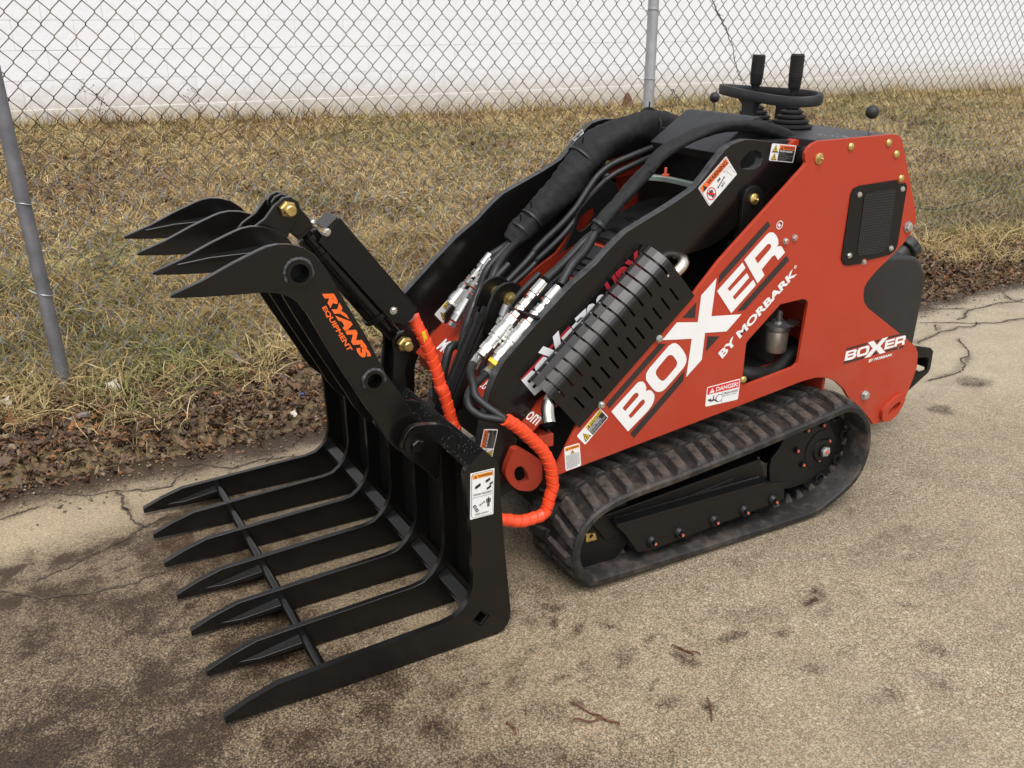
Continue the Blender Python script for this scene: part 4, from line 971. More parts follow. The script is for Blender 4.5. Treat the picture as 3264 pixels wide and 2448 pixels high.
# --- warning label on the near end plate
tl, tr_, br, bl = quad('st_grap', TN_Y := 1.611)
s = Sticker(tl, tr_, br, bl); s.rect(0, 0, 1, 1, 'white', 0)
s.rrect('ink', .10, 1, .045); s.rrect('white', .09, 2, .06)
s.rect(.075, .865, .925, .955, 'warn_a', 3); s.tri(.20, .908, .11, .055, 'ink', 4); s.text('WARNING', .30, .885, .90, .935, 'ink', .02, lay=4)
for (cx, cy, sz, an) in ((.30, .70, .10, .6), (.72, .78, .085, -.5), (.77, .62, .08, .4), (.86, .70, .06, 0)):
    for dx2, dy2 in ((0, 0), (.55, .3), (-.5, -.25)):
        x_, y_ = cx + dx2 * sz, cy + dy2 * sz * .5; c_, s2 = math.cos(an), math.sin(an)
        s.poly([(x_ + (c_ * u - s2 * v) * sz * .5, y_ + (s2 * u + c_ * v) * sz * .28) for u, v in ((-1, -1), (1, -1), (1, 1), (-1, 1))], 'ink', 4)
    s.arrow((cx - sz * 1.3, cy - sz * .3), (cx + sz * 1.2, cy + sz * .35), .012, 'ink', 4)
s.text('CRUSH HAZARD!', .11, .505, .90, .545, 'ink', .015, lay=4); s.rect(.07, .462, .93, .468, 'ink', 4)
s.man(.76, .31, .24, .21, 'ink', 4); s.arrow((.37, .27), (.61, .34), .016, 'ink', 4, .5)
for cx, cy in ((.18, .27), (.27, .185)):
    s.poly([(cx - .09, cy + .02), (cx + .02, cy + .045), (cx + .09, cy - .02), (cx - .02, cy - .045)], 'ink', 4); s.disc(cx, cy, .028, .014, 'white', 5, 8)
s.text('KEEP AWAY!', .20, .075, .78, .112, 'ink', .015, lay=4); s.build('warning_label', GR)

# --- the upper claw
JY = [1.815, 2.015, 2.215, 2.415]; JT = .014
jaw = [p for p in P['jaw'] if True]
J0 = P['jaw']
jaw = J0[0:15] + [(.7398, .5489), (.7654, .4919)] + J0[19:27] + J0[28:]
(c1x, c1z), (o1x, _), (h1x, _), (c2x, c2z), (o2x, _), (h2x, _) = P['jaw_boss']
def circ(cx, cz, r, n=22): return [(cx + r * math.cos(2 * math.pi * k / n), cz + r * math.sin(2 * math.pi * k / n)) for k in range(n)]
claws = []
for k, y in enumerate(JY):
    claws.append(plate('claw_plate', jaw, y, y + JT, 'black', GR, holes=[circ(c1x, c1z, .0205), circ(c2x, c2z, .0185)], bevel=.0014))
tb = MB()
tb.ring((c1x, JY[0] - .010, c1z), (c1x, JY[3] + JT + .010, c1z), .0265, .0198, 28); tb.build('cross_tube', 'black', GR, smooth=True)
tb = MB(); tb.ring((c2x, JY[0] - .008, c2z), (c2x, JY[3] + JT + .008, c2z), .0225, .0172, 28); tb.build('cross_tube', 'black', GR, smooth=True)
for (cx, cz, r) in ((c1x, c1z, .0195), (c2x, c2z, .017)):
    pg_ = MB(); pg_.cyl((cx, JY[0] + .035, cz), (cx, JY[3] - .02, cz), r, 24); pg_.build('dark_tube_fill', 'dkblack', GR, smooth=True)  # fill added inside the open tubes so their holes look dark
wb = MB(); rr = random.Random(12)
for (cx, cz, r) in ((c1x, c1z, .0285), (c2x, c2z, .0245)):
    q = [(cx + math.cos(R(a)) * r, JY[0] - .0015, cz + math.sin(R(a)) * r) for a in range(-40, 231, 9)]
    wb.tube(q, [.0042 * (rr.uniform(.75, 1.35) if 1 < k < len(q) - 2 else .4) for k in range(len(q))], 8)
wb.build('weld_bead', 'edge', GR, smooth=True)
for k in (1, 3):
    y = JY[k]; V = []
    for t_, wd, hh in ((0, .004, .003), (.35, .016, .006), (.8, .03, .009), (1, .034, .012)):
        x, z = .318 + (.512 - .318) * t_, .8735 + (.882 - .8735) * t_ + .006 * t_ * (1 - t_) * 4
        V += [(x, y, z + hh), (x, y, z - hh), (x, y - wd, z - hh * .9), (x, y - wd, z + hh * .5)]
    F = [(0, 1, 2, 3), (12, 15, 14, 13)] + [(4 * a_ + c_, 4 * a_ + (c_ + 1) % 4, 4 * a_ + 4 + (c_ + 1) % 4, 4 * a_ + 4 + c_) for a_ in range(3) for c_ in range(4)]
    mesh('claw_rib', V, F, 'black', GR, bevel=.003, seg=3)
lug = [(.47, .905), (.49, .926), (.5213, .945), (.545, .972), (.566, .988), (.583, .988), (.60, .975), (.604, .955), (.585, .925), (.565, .895), (.545, .870), (.50, .862)]
for y in (2.046, 2.124):
    lg = plate('cylinder_lug', lug, y, y + .013, 'black', GR, bevel=.0016)
# cylinder
CYL = 2.0915
(pux, puz), (plx, plz) = P['cyl_pins']
pu = Vector((pux, CYL, puz)); pl_ = Vector((plx, CYL, plz)); ax = (pl_ - pu).normalized()
cy = MB(); LL = (pl_ - pu).length
cy.lathe(pu, pl_, [(.062, .013), (.090, .013), (.090, .028), (.122, .029), (.122, .033), (.146, .033), (.146, .0300), (.352, .0300), (.352, .0355), (.364, .0355), (.364, .024), (.395, .020), (LL - .012, .019)], 26)
cyl_o = cy.build('hydraulic_cylinder', 'black', GR, smooth=True)
cv = MB(); n_ = Vector((-ax.z, 0, ax.x))
for s in (-1, 1):
    y0 = CYL + s * .017 - .006
    cv.prism([tuple((pu + ax * a_ + n_ * b_)[k] for k in (0, 2)) for a_, b_ in ((-.026, -.014), (-.030, 0), (-.026, .014), (-.010, .026), (.064, .027), (.074, .016), (.074, -.016), (.064, -.027), (-.010, -.026))], y0, y0 + .012)
cv.box(pu + ax * .066, (.036, .033, .046), Matrix((ax, (0, 1, 0), n_)).transposed())
cv.build('clevis', 'black', GR, bevel=.002)
for p_ in (pu, pl_):
    pn = MB(); pn.cyl(p_ + Vector((0, -.055, 0)), p_ + Vector((0, .055, 0)), .011, 18)
    pn.lathe(p_ + Vector((0, -.047, 0)), p_ + Vector((0, -1, 0)), [(0, .0195), (.014, .0195), (.017, .016)], 6)
    pn.lathe(p_ + Vector((0, -.060, 0)), p_ + Vector((0, -1, 0)), [(0, .0135), (.020, .0125), (.022, .010)], 18)
    pn.build('pin_nut', 'gold', GR, smooth=True)
# lower pivot bracket on the bucket beam
for y in (2.052, 2.118):
    plate('pivot_bracket', [(.822, .628), (.842, .632), (.858, .616), (.860, .592), (.838, .52), (.842, .476), (.800, .446), (.806, .52), (.812, .588), (.812, .612)], y, y + .012, 'black', GR, bevel=.0016)
# guard over the cylinder
gd = [list(p) for p in P['guard']]
for k in (0, 10, 11, 12): gd[k] = [gd[k][0] - .016 * .79, gd[k][1] - .016 * .61]
gd = [tuple(p) for p in gd]; gside = plate('cylinder_guard', [gd[0], gd[1], gd[2], gd[3], gd[4], gd[5], gd[6], gd[7], gd[8], gd[9], gd[10], gd[11], gd[12]], 2.050, 2.0555, 'dkblack', GR, bevel=.001)
gt = MB(); A = Vector((gd[2][0], 0, gd[2][1])); B = Vector((gd[6][0], 0, gd[6][1] + .002)); dA = (B - A).normalized(); nA = Vector((-dA.z, 0, dA.x)) * -1
if nA.z < 0: nA = -nA
gt.prism([(A.x, A.z), (A.x + nA.x * .006, A.z + nA.z * .006), (B.x + nA.x * .006, B.z + nA.z * .006), (B.x, B.z)], 2.050, 2.128)
C0_ = Vector((gd[1][0], 0, gd[1][1])); gt.prism([(C0_.x, C0_.z), (C0_.x - .004, C0_.z + .004), (A.x - .002, A.z + .006), (A.x, A.z)], 2.050, 2.128)
gt.build('guard_cover', 'black', gside, bevel=.002)
for x, z in P['guard_bolts']: bolt('silver', (x, 2.0495, z), GR, 'guard_bolt', 1.05)
bolt('silver', (P['guard_bolts'][0][0] - .01, 2.118, P['guard_bolts'][0][1] + .01), GR, 'guard_bolt', 1.0, axis=(-.5, -.2, .8))
for t_ in (.146, .357):
    c = pu + ax * t_; st = MB(); st.ring(c - ax * .006, c + ax * .006, .0368, .0305, 26); st.build('clamp_band', 'dkblack', GR, smooth=True)
# lettering on the near claw plate
s = Sticker(*quad('ryans', JY[0]), off=.0008); s.text("RYAN'S", 0, .04, 1, 1, 'logo', .065, .12, lay=0); s.build('brand_lettering', claws[0])
s = Sticker(*quad('equip', JY[0]), off=.0008); s.text("EQUIPMENT", 0, 0, 1, 1, 'logo', .03, 0, lay=0); s.build('brand_lettering', claws[0])
# orange spiral wrapped hoses
def wrapped(name, pts, r, pitch, per=8, gapk=.93):
    q = spline(pts, per); d = sum((b_ - a_).length for a_, b_ in zip(q, q[1:])); n = max(2, int(d / pitch)); sub = 7
    qq = resample(q, n * sub + 1); rad = []
    PP = []
    for k in range(n):
        for j in range(sub):
            PP.append(qq[k * sub + j]); rad.append(r * (1.075 - .10 * j / (sub - 1)))
        PP.append(qq[k * sub + sub - 1] + (qq[k * sub + sub] - qq[k * sub + sub - 1]) * .55); rad.append(r * gapk)
    m_ = MB(); 
    # skewed rings read as a helical wrap
    up = None; n2 = 18; V = []; F = []
    for j, p in enumerate(PP):
        t = (PP[min(j + 1, len(PP) - 1)] - PP[max(j - 1, 0)]).normalized()
        if up is None: up = t.orthogonal().normalized()
        up = (up - t * up.dot(t)).normalized(); sd_ = t.cross(up)
        for k in range(n2):
            an = 2 * math.pi * k / n2; V.append(p + (up * math.cos(an) + sd_ * math.sin(an)) * rad[j] + t * (pitch * .22 * math.sin(an + 1.1)))
    for j in range(len(PP) - 1):
        for k in range(n2): F.append((j * n2 + k, j * n2 + (k + 1) % n2, (j + 1) * n2 + (k + 1) % n2, (j + 1) * n2 + k))
    F += [tuple(range(n2)), tuple((len(PP) - 1) * n2 + k for k in range(n2))]
    return mesh(name, V, F, 'orange', GR, smooth=True, angle=28)
h1y = np.linspace(2.085, 2.0, len(P['hose1'])); h1 = [(x * y / 2.0, y, 1.35 - (1.35 - z) * y / 2.0) for (x, z), y in zip(P['hose1'], h1y)]
wrapped('wrapped_hose', h1 + [(h1[-1][0] + .02, 2.0, h1[-1][2] - .09)], .0158, .0225)
h2 = P['hose2']; Y2 = [1.70] * 3 + [1.70, 1.70, 1.70, 1.70, 1.70, 1.70, 1.70, 1.70, 1.70, 1.70, 1.705, 1.71]
wrapped('wrapped_hose', [(x, Y2[k], z) for k, (x, z) in enumerate(h2)] + [(h2[-1][0] + .005, 1.76, h2[-1][1] + .002)], .0150, .0215, gapk=.74)
tag_ = MB(); hh = Vector(h1[2]); tag_.bar(hh + Vector((-.006, -.0155, .020)), hh + Vector((.004, -.0160, -.018)), .0012, .010, up=(1, 0, .4)); tag_.build('hose_tag', 'warn_y', GR)
for key, yy in (('bh1', (1.86, 1.845, 1.83, 1.815, 1.79, 1.765, 1.735, 1.70)), ('bh2', (1.84, 1.825, 1.81, 1.79, 1.78, 1.765, 1.75, 1.73, 1.70))):
    k0_ = P[key]; m_ = MB(); Yp = np.linspace(yy[0], yy[-1], len(k0_)); Y0_ = 1.80
    # keep each point on its line of sight at the interpolated depth
    pts = []
    for (x, z), yv in zip(k0_, Yp):
        f_ = yv / Y0_; pts.append((x * f_, yv, 1.35 - (1.35 - z) * f_))
    m_.tube(spline(pts, 8), .0095, 12); m_.build('hydraulic_hose', 'hose', GR, smooth=True)
    A, B = Vector(pts[0]), Vector(pts[1]); d_ = (A - B).normalized()
    f_ = MB(); f_.lathe(A - d_ * .012, A + d_, [(0, .0125), (.034, .0130), (.036, .0105), (.045, .0105)], 14); f_.lathe(A + d_ * .034, A + d_, [(0, .0115), (.012, .0115)], 6); f_.lathe(A + d_ * .047, A + d_, [(0, .009), (.018, .009)], 6, 1)
    f_.build('hose_fitting', ['zinc', 'dkblack'], GR, smooth=True, angle=30)
# ---------------------------------------------------------------- the compact track loader
LD = empty('compact_track_loader', (1.7, 2.1, 0), 'red and black stand-on compact track loader with rubber tracks', 'loader')
PL, FPL, ARM, FARM = 1.74, 2.47, 1.805, 2.425
outer = P['plate']
np_ = plate('side_plate', outer, PL, PL + .010, 'red', LD, holes=[P['window'], P['ring_inner']], bevel=.0012)
fp_ = plate('side_plate', outer, FPL - .010, FPL, 'red', LD, bevel=.0012)
rg = plate('tie_down_ring', chaikin(P['ring_outer'], 2), PL - .012, PL - .0005, 'red', np_, holes=[chaikin(P['ring_inner'], 2)], bevel=.004)
vp = plate('vent_panel', P['vent'], PL - .004, PL - .0004, 'dkblack', np_, bevel=.0008)
b = NB('woven vent mesh'); wv = b.n("ShaderNodeTexWave", bands_direction='Z'); wv.inputs["Scale"].default_value = 42; b.l(b.tc.outputs["Object"], wv.inputs[0])
wv2 = b.n("ShaderNodeTexWave", bands_direction='X'); wv2.inputs["Scale"].default_value = 42; b.l(b.tc.outputs["Object"], wv2.inputs[0])
mm = b.math('MULTIPLY', wv.outputs["Fac"], wv2.outputs["Fac"]); b.set("Base Color", b.ramp(mm, (.1, (.003,) * 3), (.6, (.02, .019, .018)))); b.set("Roughness", .5); b.bump(mm, .6, .002); M['ventmesh'] = b.m
plate('vent_mesh', P['vent_mesh'], PL - .0055, PL - .0042, 'ventmesh', vp, bevel=0)
for x, z in P['gold_bolts']: bolt('gold', (x, PL - .0003, z), np_)
x, z = P['pin_bolt'][0]; pm = MB(); pm.lathe((x, PL, z), (x, 0, z), [(0, .0145), (.003, .0145), (.005, .010), (.008, .009), (.009, .004), (.014, .0035), (.016, .002)], 20); pm.build('pivot_pin', 'gold', np_, smooth=True)
for x, z in P['big_bolts']: bolt('big', (x, PL - .0003, z), np_)
for k, (x, z) in enumerate(P['small_bolts']): bolt('marked' if k in (0, 1) else 'silver', (x, PL - (.0042 if 2 <= k <= 5 else .0003), z), np_, scale=.85)
# --- big side lettering
def flat(name, loops, mat, y, parent):
    tris = tessellate_polygon([[Vector((x, z, 0)) for x, z in L] for L in loops]); fl = [p for L in loops for p in L]
    return mesh(name, [(x, y, z) for x, z in fl], [tuple(t) for t in tris], mat, parent, recalc=False)
LET = [['L_B', 'L_B_h1', 'L_B_h2'], ['L_O', 'L_O_h1'], ['L_X'], ['L_E'], ['L_R', 'L_R_h1']]
for L in LET: flat('side_lettering', [P[k] if k in ('L_X', 'L_E') else chaikin(P[k], 1) if False else P[k] for k in L], 'white', PL - .0012, np_)
for k in range(1, 7): flat('side_stripe', [P['S_%d' % k]], 'charcoal', PL - .0008, np_)
s = Sticker(*quad('by', PL), off=.001); s.text('BY MORBARK', 0, 0, 1, 1, 'white', .045, 0, lay=0)
c0 = np.array(P['reg']).mean(0)
w_ = (Vector(s.c[1]) - Vector(s.c[0])).length; h_ = (Vector(s.c[3]) - Vector(s.c[0])).length
ud = (s.c[1] - s.c[0]) / w_; vd = (s.c[0] - s.c[3]).normalized()
def at_uv(p):
    d_ = Vector((p[0], PL, p[1])) - s.c[3]; m2 = np.linalg.solve(np.array([[ud.x * w_, vd.x * h_], [ud.z * w_, vd.z * h_]]), np.array([d_.x, d_.z])); return m2
rq = at_uv(c0); rad = .5 * (Vector((P['reg'][1][0] - P['reg'][0][0], P['reg'][1][1] - P['reg'][0][1]))).length
s.build('side_lettering', np_); s = Sticker(*quad('by', PL), off=.001); s.disc(rq[0], rq[1], rad / w_, rad / h_, 'white', 1, 24, .80); s.text('R', rq[0] - rad * .42 / w_, rq[1] - rad * .5 / h_, rq[0] + rad * .42 / w_, rq[1] + rad * .5 / h_, 'white', .03, lay=1)
c1 = np.array(P['reg2']).mean(0); rq = at_uv(c1); rad2 = rad * .42; s.build('registered_mark', np_); s = Sticker(*quad('by', PL), off=.001); s.disc(rq[0], rq[1], rad2 / w_, rad2 / h_, 'white', 1, 16, .72); s.text('R', rq[0] - rad2 * .4 / w_, rq[1] - rad2 * .5 / h_, rq[0] + rad2 * .4 / w_, rq[1] + rad2 * .5 / h_, 'white', .03, lay=1)
s.build('registered_mark', np_)
# --- small rear logo: the same letterforms at a smaller size
src = np.array([P['L_B'][-1], P['L_R'][16], P['L_B'][0]]); dst = np.array([P['small_bl'][0], P['small_br'][0], P['small_tl'][0]])
Am = np.linalg.solve(np.c_[src, np.ones(3)], dst)
def small(key): return [tuple(np.array([x, z, 1]) @ Am) for x, z in P[key]]
for L in LET: flat('small_lettering', [small(k) for k in L], 'white', PL - .0012, np_)
for k in range(1, 7): flat('small_stripe', [small('S_%d' % k)], 'charcoal', PL - .0008, np_)
s = Sticker(*quad('small_by', PL), off=.001); s.text('BY MORBARK', 0, 0, 1, 1, 'white', .04, .15, lay=0); s.build('small_lettering', np_); s = Sticker(*quad('small_by', PL), off=.001); s.disc(1.22, 2.6, .03, .17, 'white', 0, 14, .6); s.build('registered_mark', np_)
# --- labels on the side plate
def tri_mark(s, cx, cy, w_, h_, fill, ink, lay=2):
    s.tri(cx, cy, w_, h_, ink, lay); s.tri(cx, cy - h_ * .02, w_ * .76, h_ * .74, fill, lay + 1); s.rect(cx - w_ * .05, cy - h_ * .18, cx + w_ * .05, cy + h_ * .16, ink, lay + 2); s.rect(cx - w_ * .16, cy - h_ * .25, cx + w_ * .16, cy - h_ * .15, ink, lay + 2)
s = Sticker(*quad('danger', PL)); s.rrect('white', .08, 0); s.rect(.025, .60, .975, .955, 'warn_r', 1)
s.tri(.16, .775, .15, .25, 'white', 2); s.rect(.152, .74, .168, .82, 'warn_r', 3); s.text('DANGER!', .28, .67, .94, .88, 'white', .02)
s.text('CRUSH HAZARD', .52, .42, .965, .52, 'ink', .01); s.text('Stay Clear of Tracks', .51, .30, .93, .38, 'ink', .0); s.rect(.49, .05, .496, .58, 'ink', 1)
s.disc(.38, .30, .10, .20, 'grey_print', 1, 16); s.disc(.40, .30, .08, .16, 'white', 2, 16); s.rect(.36, .12, .48, .48, 'grey_print', 1)
s.poly([(.05, .33), (.14, .22), (.24, .24), (.33, .17), (.34, .22), (.25, .30), (.15, .29), (.07, .37)], 'ink', 3); s.disc(.125, .33, .028, .05, 'ink', 3, 10); s.poly([(.20, .28), (.23, .28), (.235, .50), (.215, .50)], 'ink', 3); s.build('danger_label', np_)
def burn(s, half=False):
    s.rrect('white', .10, 0); s.rect(.345, .72, .97, .95, 'warn_y', 1); s.rect(.345, .05, .97, .72, 'ink', 1)
    tri_mark(s, .18, .46, .24, .62, 'warn_y', 'ink'); s.tri(.42, .835, .07, .15, 'ink', 2); s.text('CAUTION', .49, .76, .93, .91, 'ink', .02)
    s.text('BURN HAZARD!', .36, .54, .80, .67, 'white', .02); s.text('DO NOT TOUCH!', .36, .39, .82, .51, 'white', .02); s.lines(.36, .10, .95, .34, 3, 'grey_print')
s = Sticker(*quad('caution', PL)); burn(s); s.build('caution_label', np_)
s = Sticker(*quad('warn_small', PL)); s.rrect('white', .10, 0); s.rect(.05, .82, .95, .955, 'warn_a', 1); s.tri(.17, .885, .13, .085, 'ink', 2); s.text('WARNING', .27, .855, .92, .92, 'ink', .02)
tri_mark(s, .5, .73, .26, .14, 'warn_y', 'ink'); s.lines(.07, .06, .93, .63, 11, 'grey_print', 2, .5); s.build('warning_label', np_)

# --- lift arms
atop, abot = P['arm_top'], P['arm_bot']
front = [(.913, .33), (.925, .27), (.97, .24), (1.01, .26), (1.02, .32)]
arm_poly = atop + front + abot[::-1] + [(1.925, 1.0), (1.93, 1.02), (1.915, 1.035)]
na = plate('lift_arm', arm_poly, ARM, ARM + .025, 'black', LD, holes=[P['arm_slot']], bevel=.0016, edge='edge')
fa = plate('lift_arm', arm_poly, FARM, FARM + .025, 'black', LD, holes=[P['arm_slot']], bevel=.0016, edge='edge')
(pvx, pvz), = P['arm_piv']
for y0, y1 in ((PL + .010, ARM), (FARM + .025, FPL - .010)):
    bs = MB(); bs.cyl((pvx + .01, y0, pvz - .005), (pvx + .01, y1, pvz - .005), .034, 24); bs.build('pivot_boss', 'dkblack', LD, smooth=True)
(apx, apz), = P['arm_pin']
lugp = P['lug']; lm = plate('cylinder_lug', [(apx - .034, apz - .11), (apx - .034, apz)] + [(apx + .034 * math.cos(R(a)), apz + .034 * math.sin(R(a))) for a in range(165, -1, -15)] + [(apx + .034, apz - .11)], ARM - .014, ARM - .001, 'dkblack', LD, bevel=.0016)
pg = MB(); pg.lathe((apx, ARM - .013, apz), (apx, 0, apz), [(0, .0145), (.006, .0145), (.009, .011), (.010, .004), (.018, .0035), (.020, .002)], 18); pg.build('grease_pin', 'gold', lm, smooth=True)
for y in (ARM - .007, FARM + .03):
    lc = MB(); lc.lathe((apx - .002, y + .02, apz - .06), (apx - .085, y + .02, .40), [(0, .018), (.06, .018), (.06, .034), (.085, .034), (.085, .029), (.40, .029), (.40, .02), (.44, .02)], 20); lc.build('lift_cylinder', 'dkblack', LD, smooth=True)
# arm lettering partly hidden behind the heat shield
(ax0, az0), (ax1, az1) = P['arm_logo']; u_ = Vector((ax1 - ax0, 0, az1 - az0)); Lw = u_.length; u_.normalize(); v_ = Vector((u_.z, 0, -u_.x))
base_w = (np.array(P['L_R'][16]) - np.array(P['L_B'][-1])); bw = np.linalg.norm(base_w); bu = base_w / bw; tl0 = np.array(P['L_B'][0]) - np.array(P['L_B'][-1]); ch = abs(tl0[0] * -bu[1] + tl0[1] * bu[0])
hgt = .060
def arm_map(pts, x0, z0):
    out = []
    for x, z in pts:
        d_ = np.array([x, z]) - np.array(P['L_B'][-1]); a_ = d_ @ bu; b_ = d_[0] * -bu[1] + d_[1] * bu[0]
        q = Vector((x0, 0, z0)) + u_ * (a_ / bw * Lw + .0) + v_ * (hgt * (1 - b_ / ch) - .003); out.append((q.x, q.z))
    return out
for L in LET: flat('arm_lettering', [arm_map(P[k], ax0, az0) for k in L], 'silver', ARM - .0012, na)
flat('arm_stripe', [P['arm_stripe']], 'crimson', ARM - .0008, na)
for key, txt, mt in (('arm_700', '700', 'silver'), ('arm_hdx', 'HDX', 'crimson')):
    (x0, z0), (x1, z1) = P[key]; a_ = Vector((x0, ARM, z0)) - v_ * .003; b_ = Vector((x1, ARM, z1)) - v_ * .003; s = Sticker(a_, b_, b_ + v_ * .062, a_ + v_ * .062, off=.0012); s.text(txt, 0, 0, 1, 1, mt, .05, .12, lay=0); s.build('arm_lettering', na)
s = Sticker(*quad('st_2m', ARM)); s.rrect('white', .06, 0); s.rrect('ink', .05, 1, .03); s.rrect('white', .045, 2, .038); s.rect(.035, .68, .965, .95, 'warn_o', 3); s.tri(.13, .81, .13, .22, 'ink', 4); s.text('WARNING', .25, .72, .93, .91, 'ink', .02, lay=4)
s.disc(.20, .35, .135, .27, 'warn_r', 3, 26, .84); s.man(.20, .35, .16, .38, 'ink', 4)
s.poly([(.10, .52), (.13, .56), (.30, .18), (.27, .14)], 'warn_r', 5); s.arrow((.40, .30), (.70, .42), .010, 'ink', 4, 2.0); s.text('2M', .47, .47, .58, .58, 'ink', .01, lay=4); s.text('6FT', .50, .16, .63, .27, 'ink', .01, lay=4)
for a_, b_ in (((.72, .60), (.93, .60)), ((.72, .60), (.80, .50)), ((.80, .50), (.93, .52)), ((.93, .60), (.95, .16)), ((.80, .50), (.86, .18)), ((.86, .18), (.95, .30))): s.arrow(a_, b_, .0022, 'grey_print', 4) if False else s.poly([(a_[0], a_[1]), (b_[0], b_[1]), (b_[0] + .008, b_[1] + .008), (a_[0] + .008, a_[1] + .012)], 'grey_print', 4)
s.build('warning_label', na)
def crush(s):
    s.rrect('white', .08, 0); s.rect(.33, .70, .965, .95, 'warn_o', 1); s.rect(.33, .05, .965, .70, 'ink', 1); tri_mark(s, .17, .73, .22, .40, 'warn_y', 'ink'); tri_mark(s, .17, .27, .22, .40, 'warn_y', 'ink'); s.rect(.03, .49, .32, .51, 'ink', 1)
    s.tri(.42, .825, .08, .16, 'ink', 2); s.text('WARNING', .49, .75, .94, .90, 'ink', .02); s.text('CRUSH HAZARD!', .36, .55, .88, .66, 'white', .02)
    for k, (t_, e) in enumerate((('Keep clear.', .62), ('Failure to comply could', .94), ('result in death or', .84), ('serious injury.', .70))): s.text(t_, .36, .42 - k * .11, e, .49 - k * .11, 'grey_print', 0)
s = Sticker(*quad('st_crush', ARM)); crush(s); s.build('warning_label', na)
s = Sticker(*quad('st_arm', ARM)); crush(s); s.build('warning_label', na)
q = quad('st_lift', FARM); s = Sticker(*q); s.rrect('white', .06, 0); s.rect(.06, .38, .94, .86, 'ink', 1); s.text('LIFT POINT', .10, .48, .90, .76, 'white', .01); s.poly([(.25, .35), (.75, .35), (.5, .10)], 'ink', 1); s.build('lift_point_label', fa)
s = Sticker(*quad('st_caut', FARM)); burn(s); s.build('caution_label', fa)

# --- heat shield with its rolled, slotted top
SA, SB, SC, SD = [np.array(p) for p in P['shield']]       # lower edge rear, lower edge front, bend front, bend rear
sv = Vector((SA[0] - SB[0], 0, SA[1] - SB[1])); SL = sv.length; sv.normalize(); tv_ = Vector((-sv.z, 0, sv.x)); O = Vector((SB[0], PL - .005, SB[1]))
T1 = .5 * (Vector((SC[0] - SB[0], 0, SC[1] - SB[1])).dot(tv_) + Vector((SD[0] - SA[0], 0, SD[1] - SA[1])).dot(tv_))
NS = 13; pit = SL / (NS + .55); sw = .0060
cols = []     # (s0, s1, kind) kind 0 solid, 1 upper slot, 2 lower slot
x = 0.0
ev = sorted([(pit * (k + .78), 1) for k in range(NS)] + [(pit * (k + 1.28), 2) for k in range(NS - 1)])
for c, kd in ev: cols.append((x, c - sw / 2, 0)); cols.append((c - sw / 2, c + sw / 2, kd)); x = c + sw / 2
cols.append((x, SL, 0))
# profile of the folded sheet: (distance up the sheet, depth inwards)
rows = [(0, 0), (.030, 0), (T1 * .60, 0), (T1 * .80, 0), (T1, 0)]
t_, y_ = T1, 0.0
for ln, an in ((.006, 14), (.008, 30), (.008, 42), (.020, 47), (.020, 57), (.008, 78), (.007, 105), (.006, 135)):
    t_ += ln * math.cos(R(an)); y_ += ln * math.sin(R(an)); rows.append((t_, y_))
def spt(s_, t_, y_): return O + sv * s_ + tv_ * t_ + Vector((0, y_, 0))
V = []; F = []
sl = sorted({round(c[0], 6) for c in cols} | {round(SL, 6)}); nr = len(rows)
for s_ in sl:
    for t_, a_ in rows:
        V.append(spt(s_, t_, a_))
for ci, (s0, s1, kd) in enumerate(cols):
    for r in range(nr - 1):
        if kd == 1 and 3 <= r < nr - 2: continue
        if kd == 2 and r == 1: continue
        a_ = ci * nr + r; F.append((a_, a_ + 1, a_ + nr + 1, a_ + nr))
sh = mesh('heat_shield', V, F, 'shield', LD)
md = sh.modifiers.new('thick', 'SOLIDIFY'); md.thickness = .0028; md.offset = 0
for x, z in P['shield_bolts']: bolt('silver', (x, PL - .0068, z), sh, scale=1.05)
mf = MB(); ma = O + sv * .02 + tv_ * (T1 - .002); mb = O + sv * (SL - .05) + tv_ * (T1 - .002); off = Vector((0, .034, 0))
mf.tube([ma + off, mb + off], .024, 20); mfo = mf.build('muffler', 'mufflersteel', LD, smooth=True)
ep = MB(); E0 = O + sv * .03 + tv_ * (T1 - .02) + Vector((0, .03, 0)); 
tail = [E0 + sv * .10 + tv_ * .02, E0, E0 - sv * .030 + Vector((0, -.004, -.003)), E0 - sv * .050 + Vector((0, -.018, -.012)), E0 - sv * .060 + Vector((0, -.038, -.028))]
ep.tube(spline(tail, 6), .0172, 20, caps=False); n0 = len(ep.v); ep.tube(spline(tail, 6)[-5:], .0158, 20, caps=False, i=1); ep.build('exhaust_pipe', ['steel', 'dark'], LD, smooth=True)
up_ = MB(); U0 = O + sv * (SL - .03) + tv_ * (T1 * .52) + Vector((0, .035, 0)); upts = [U0, U0 + sv * .035, U0 + sv * .062 + tv_ * -.001, U0 + sv * .080 + tv_ * -.002 + Vector((0, .012, 0)), U0 + sv * .084 + tv_ * -.003 + Vector((0, .04, 0))]
up_.tube(spline(upts, 6), .0150, 20); up_.build('exhaust_pipe', 'steel', LD, smooth=True)

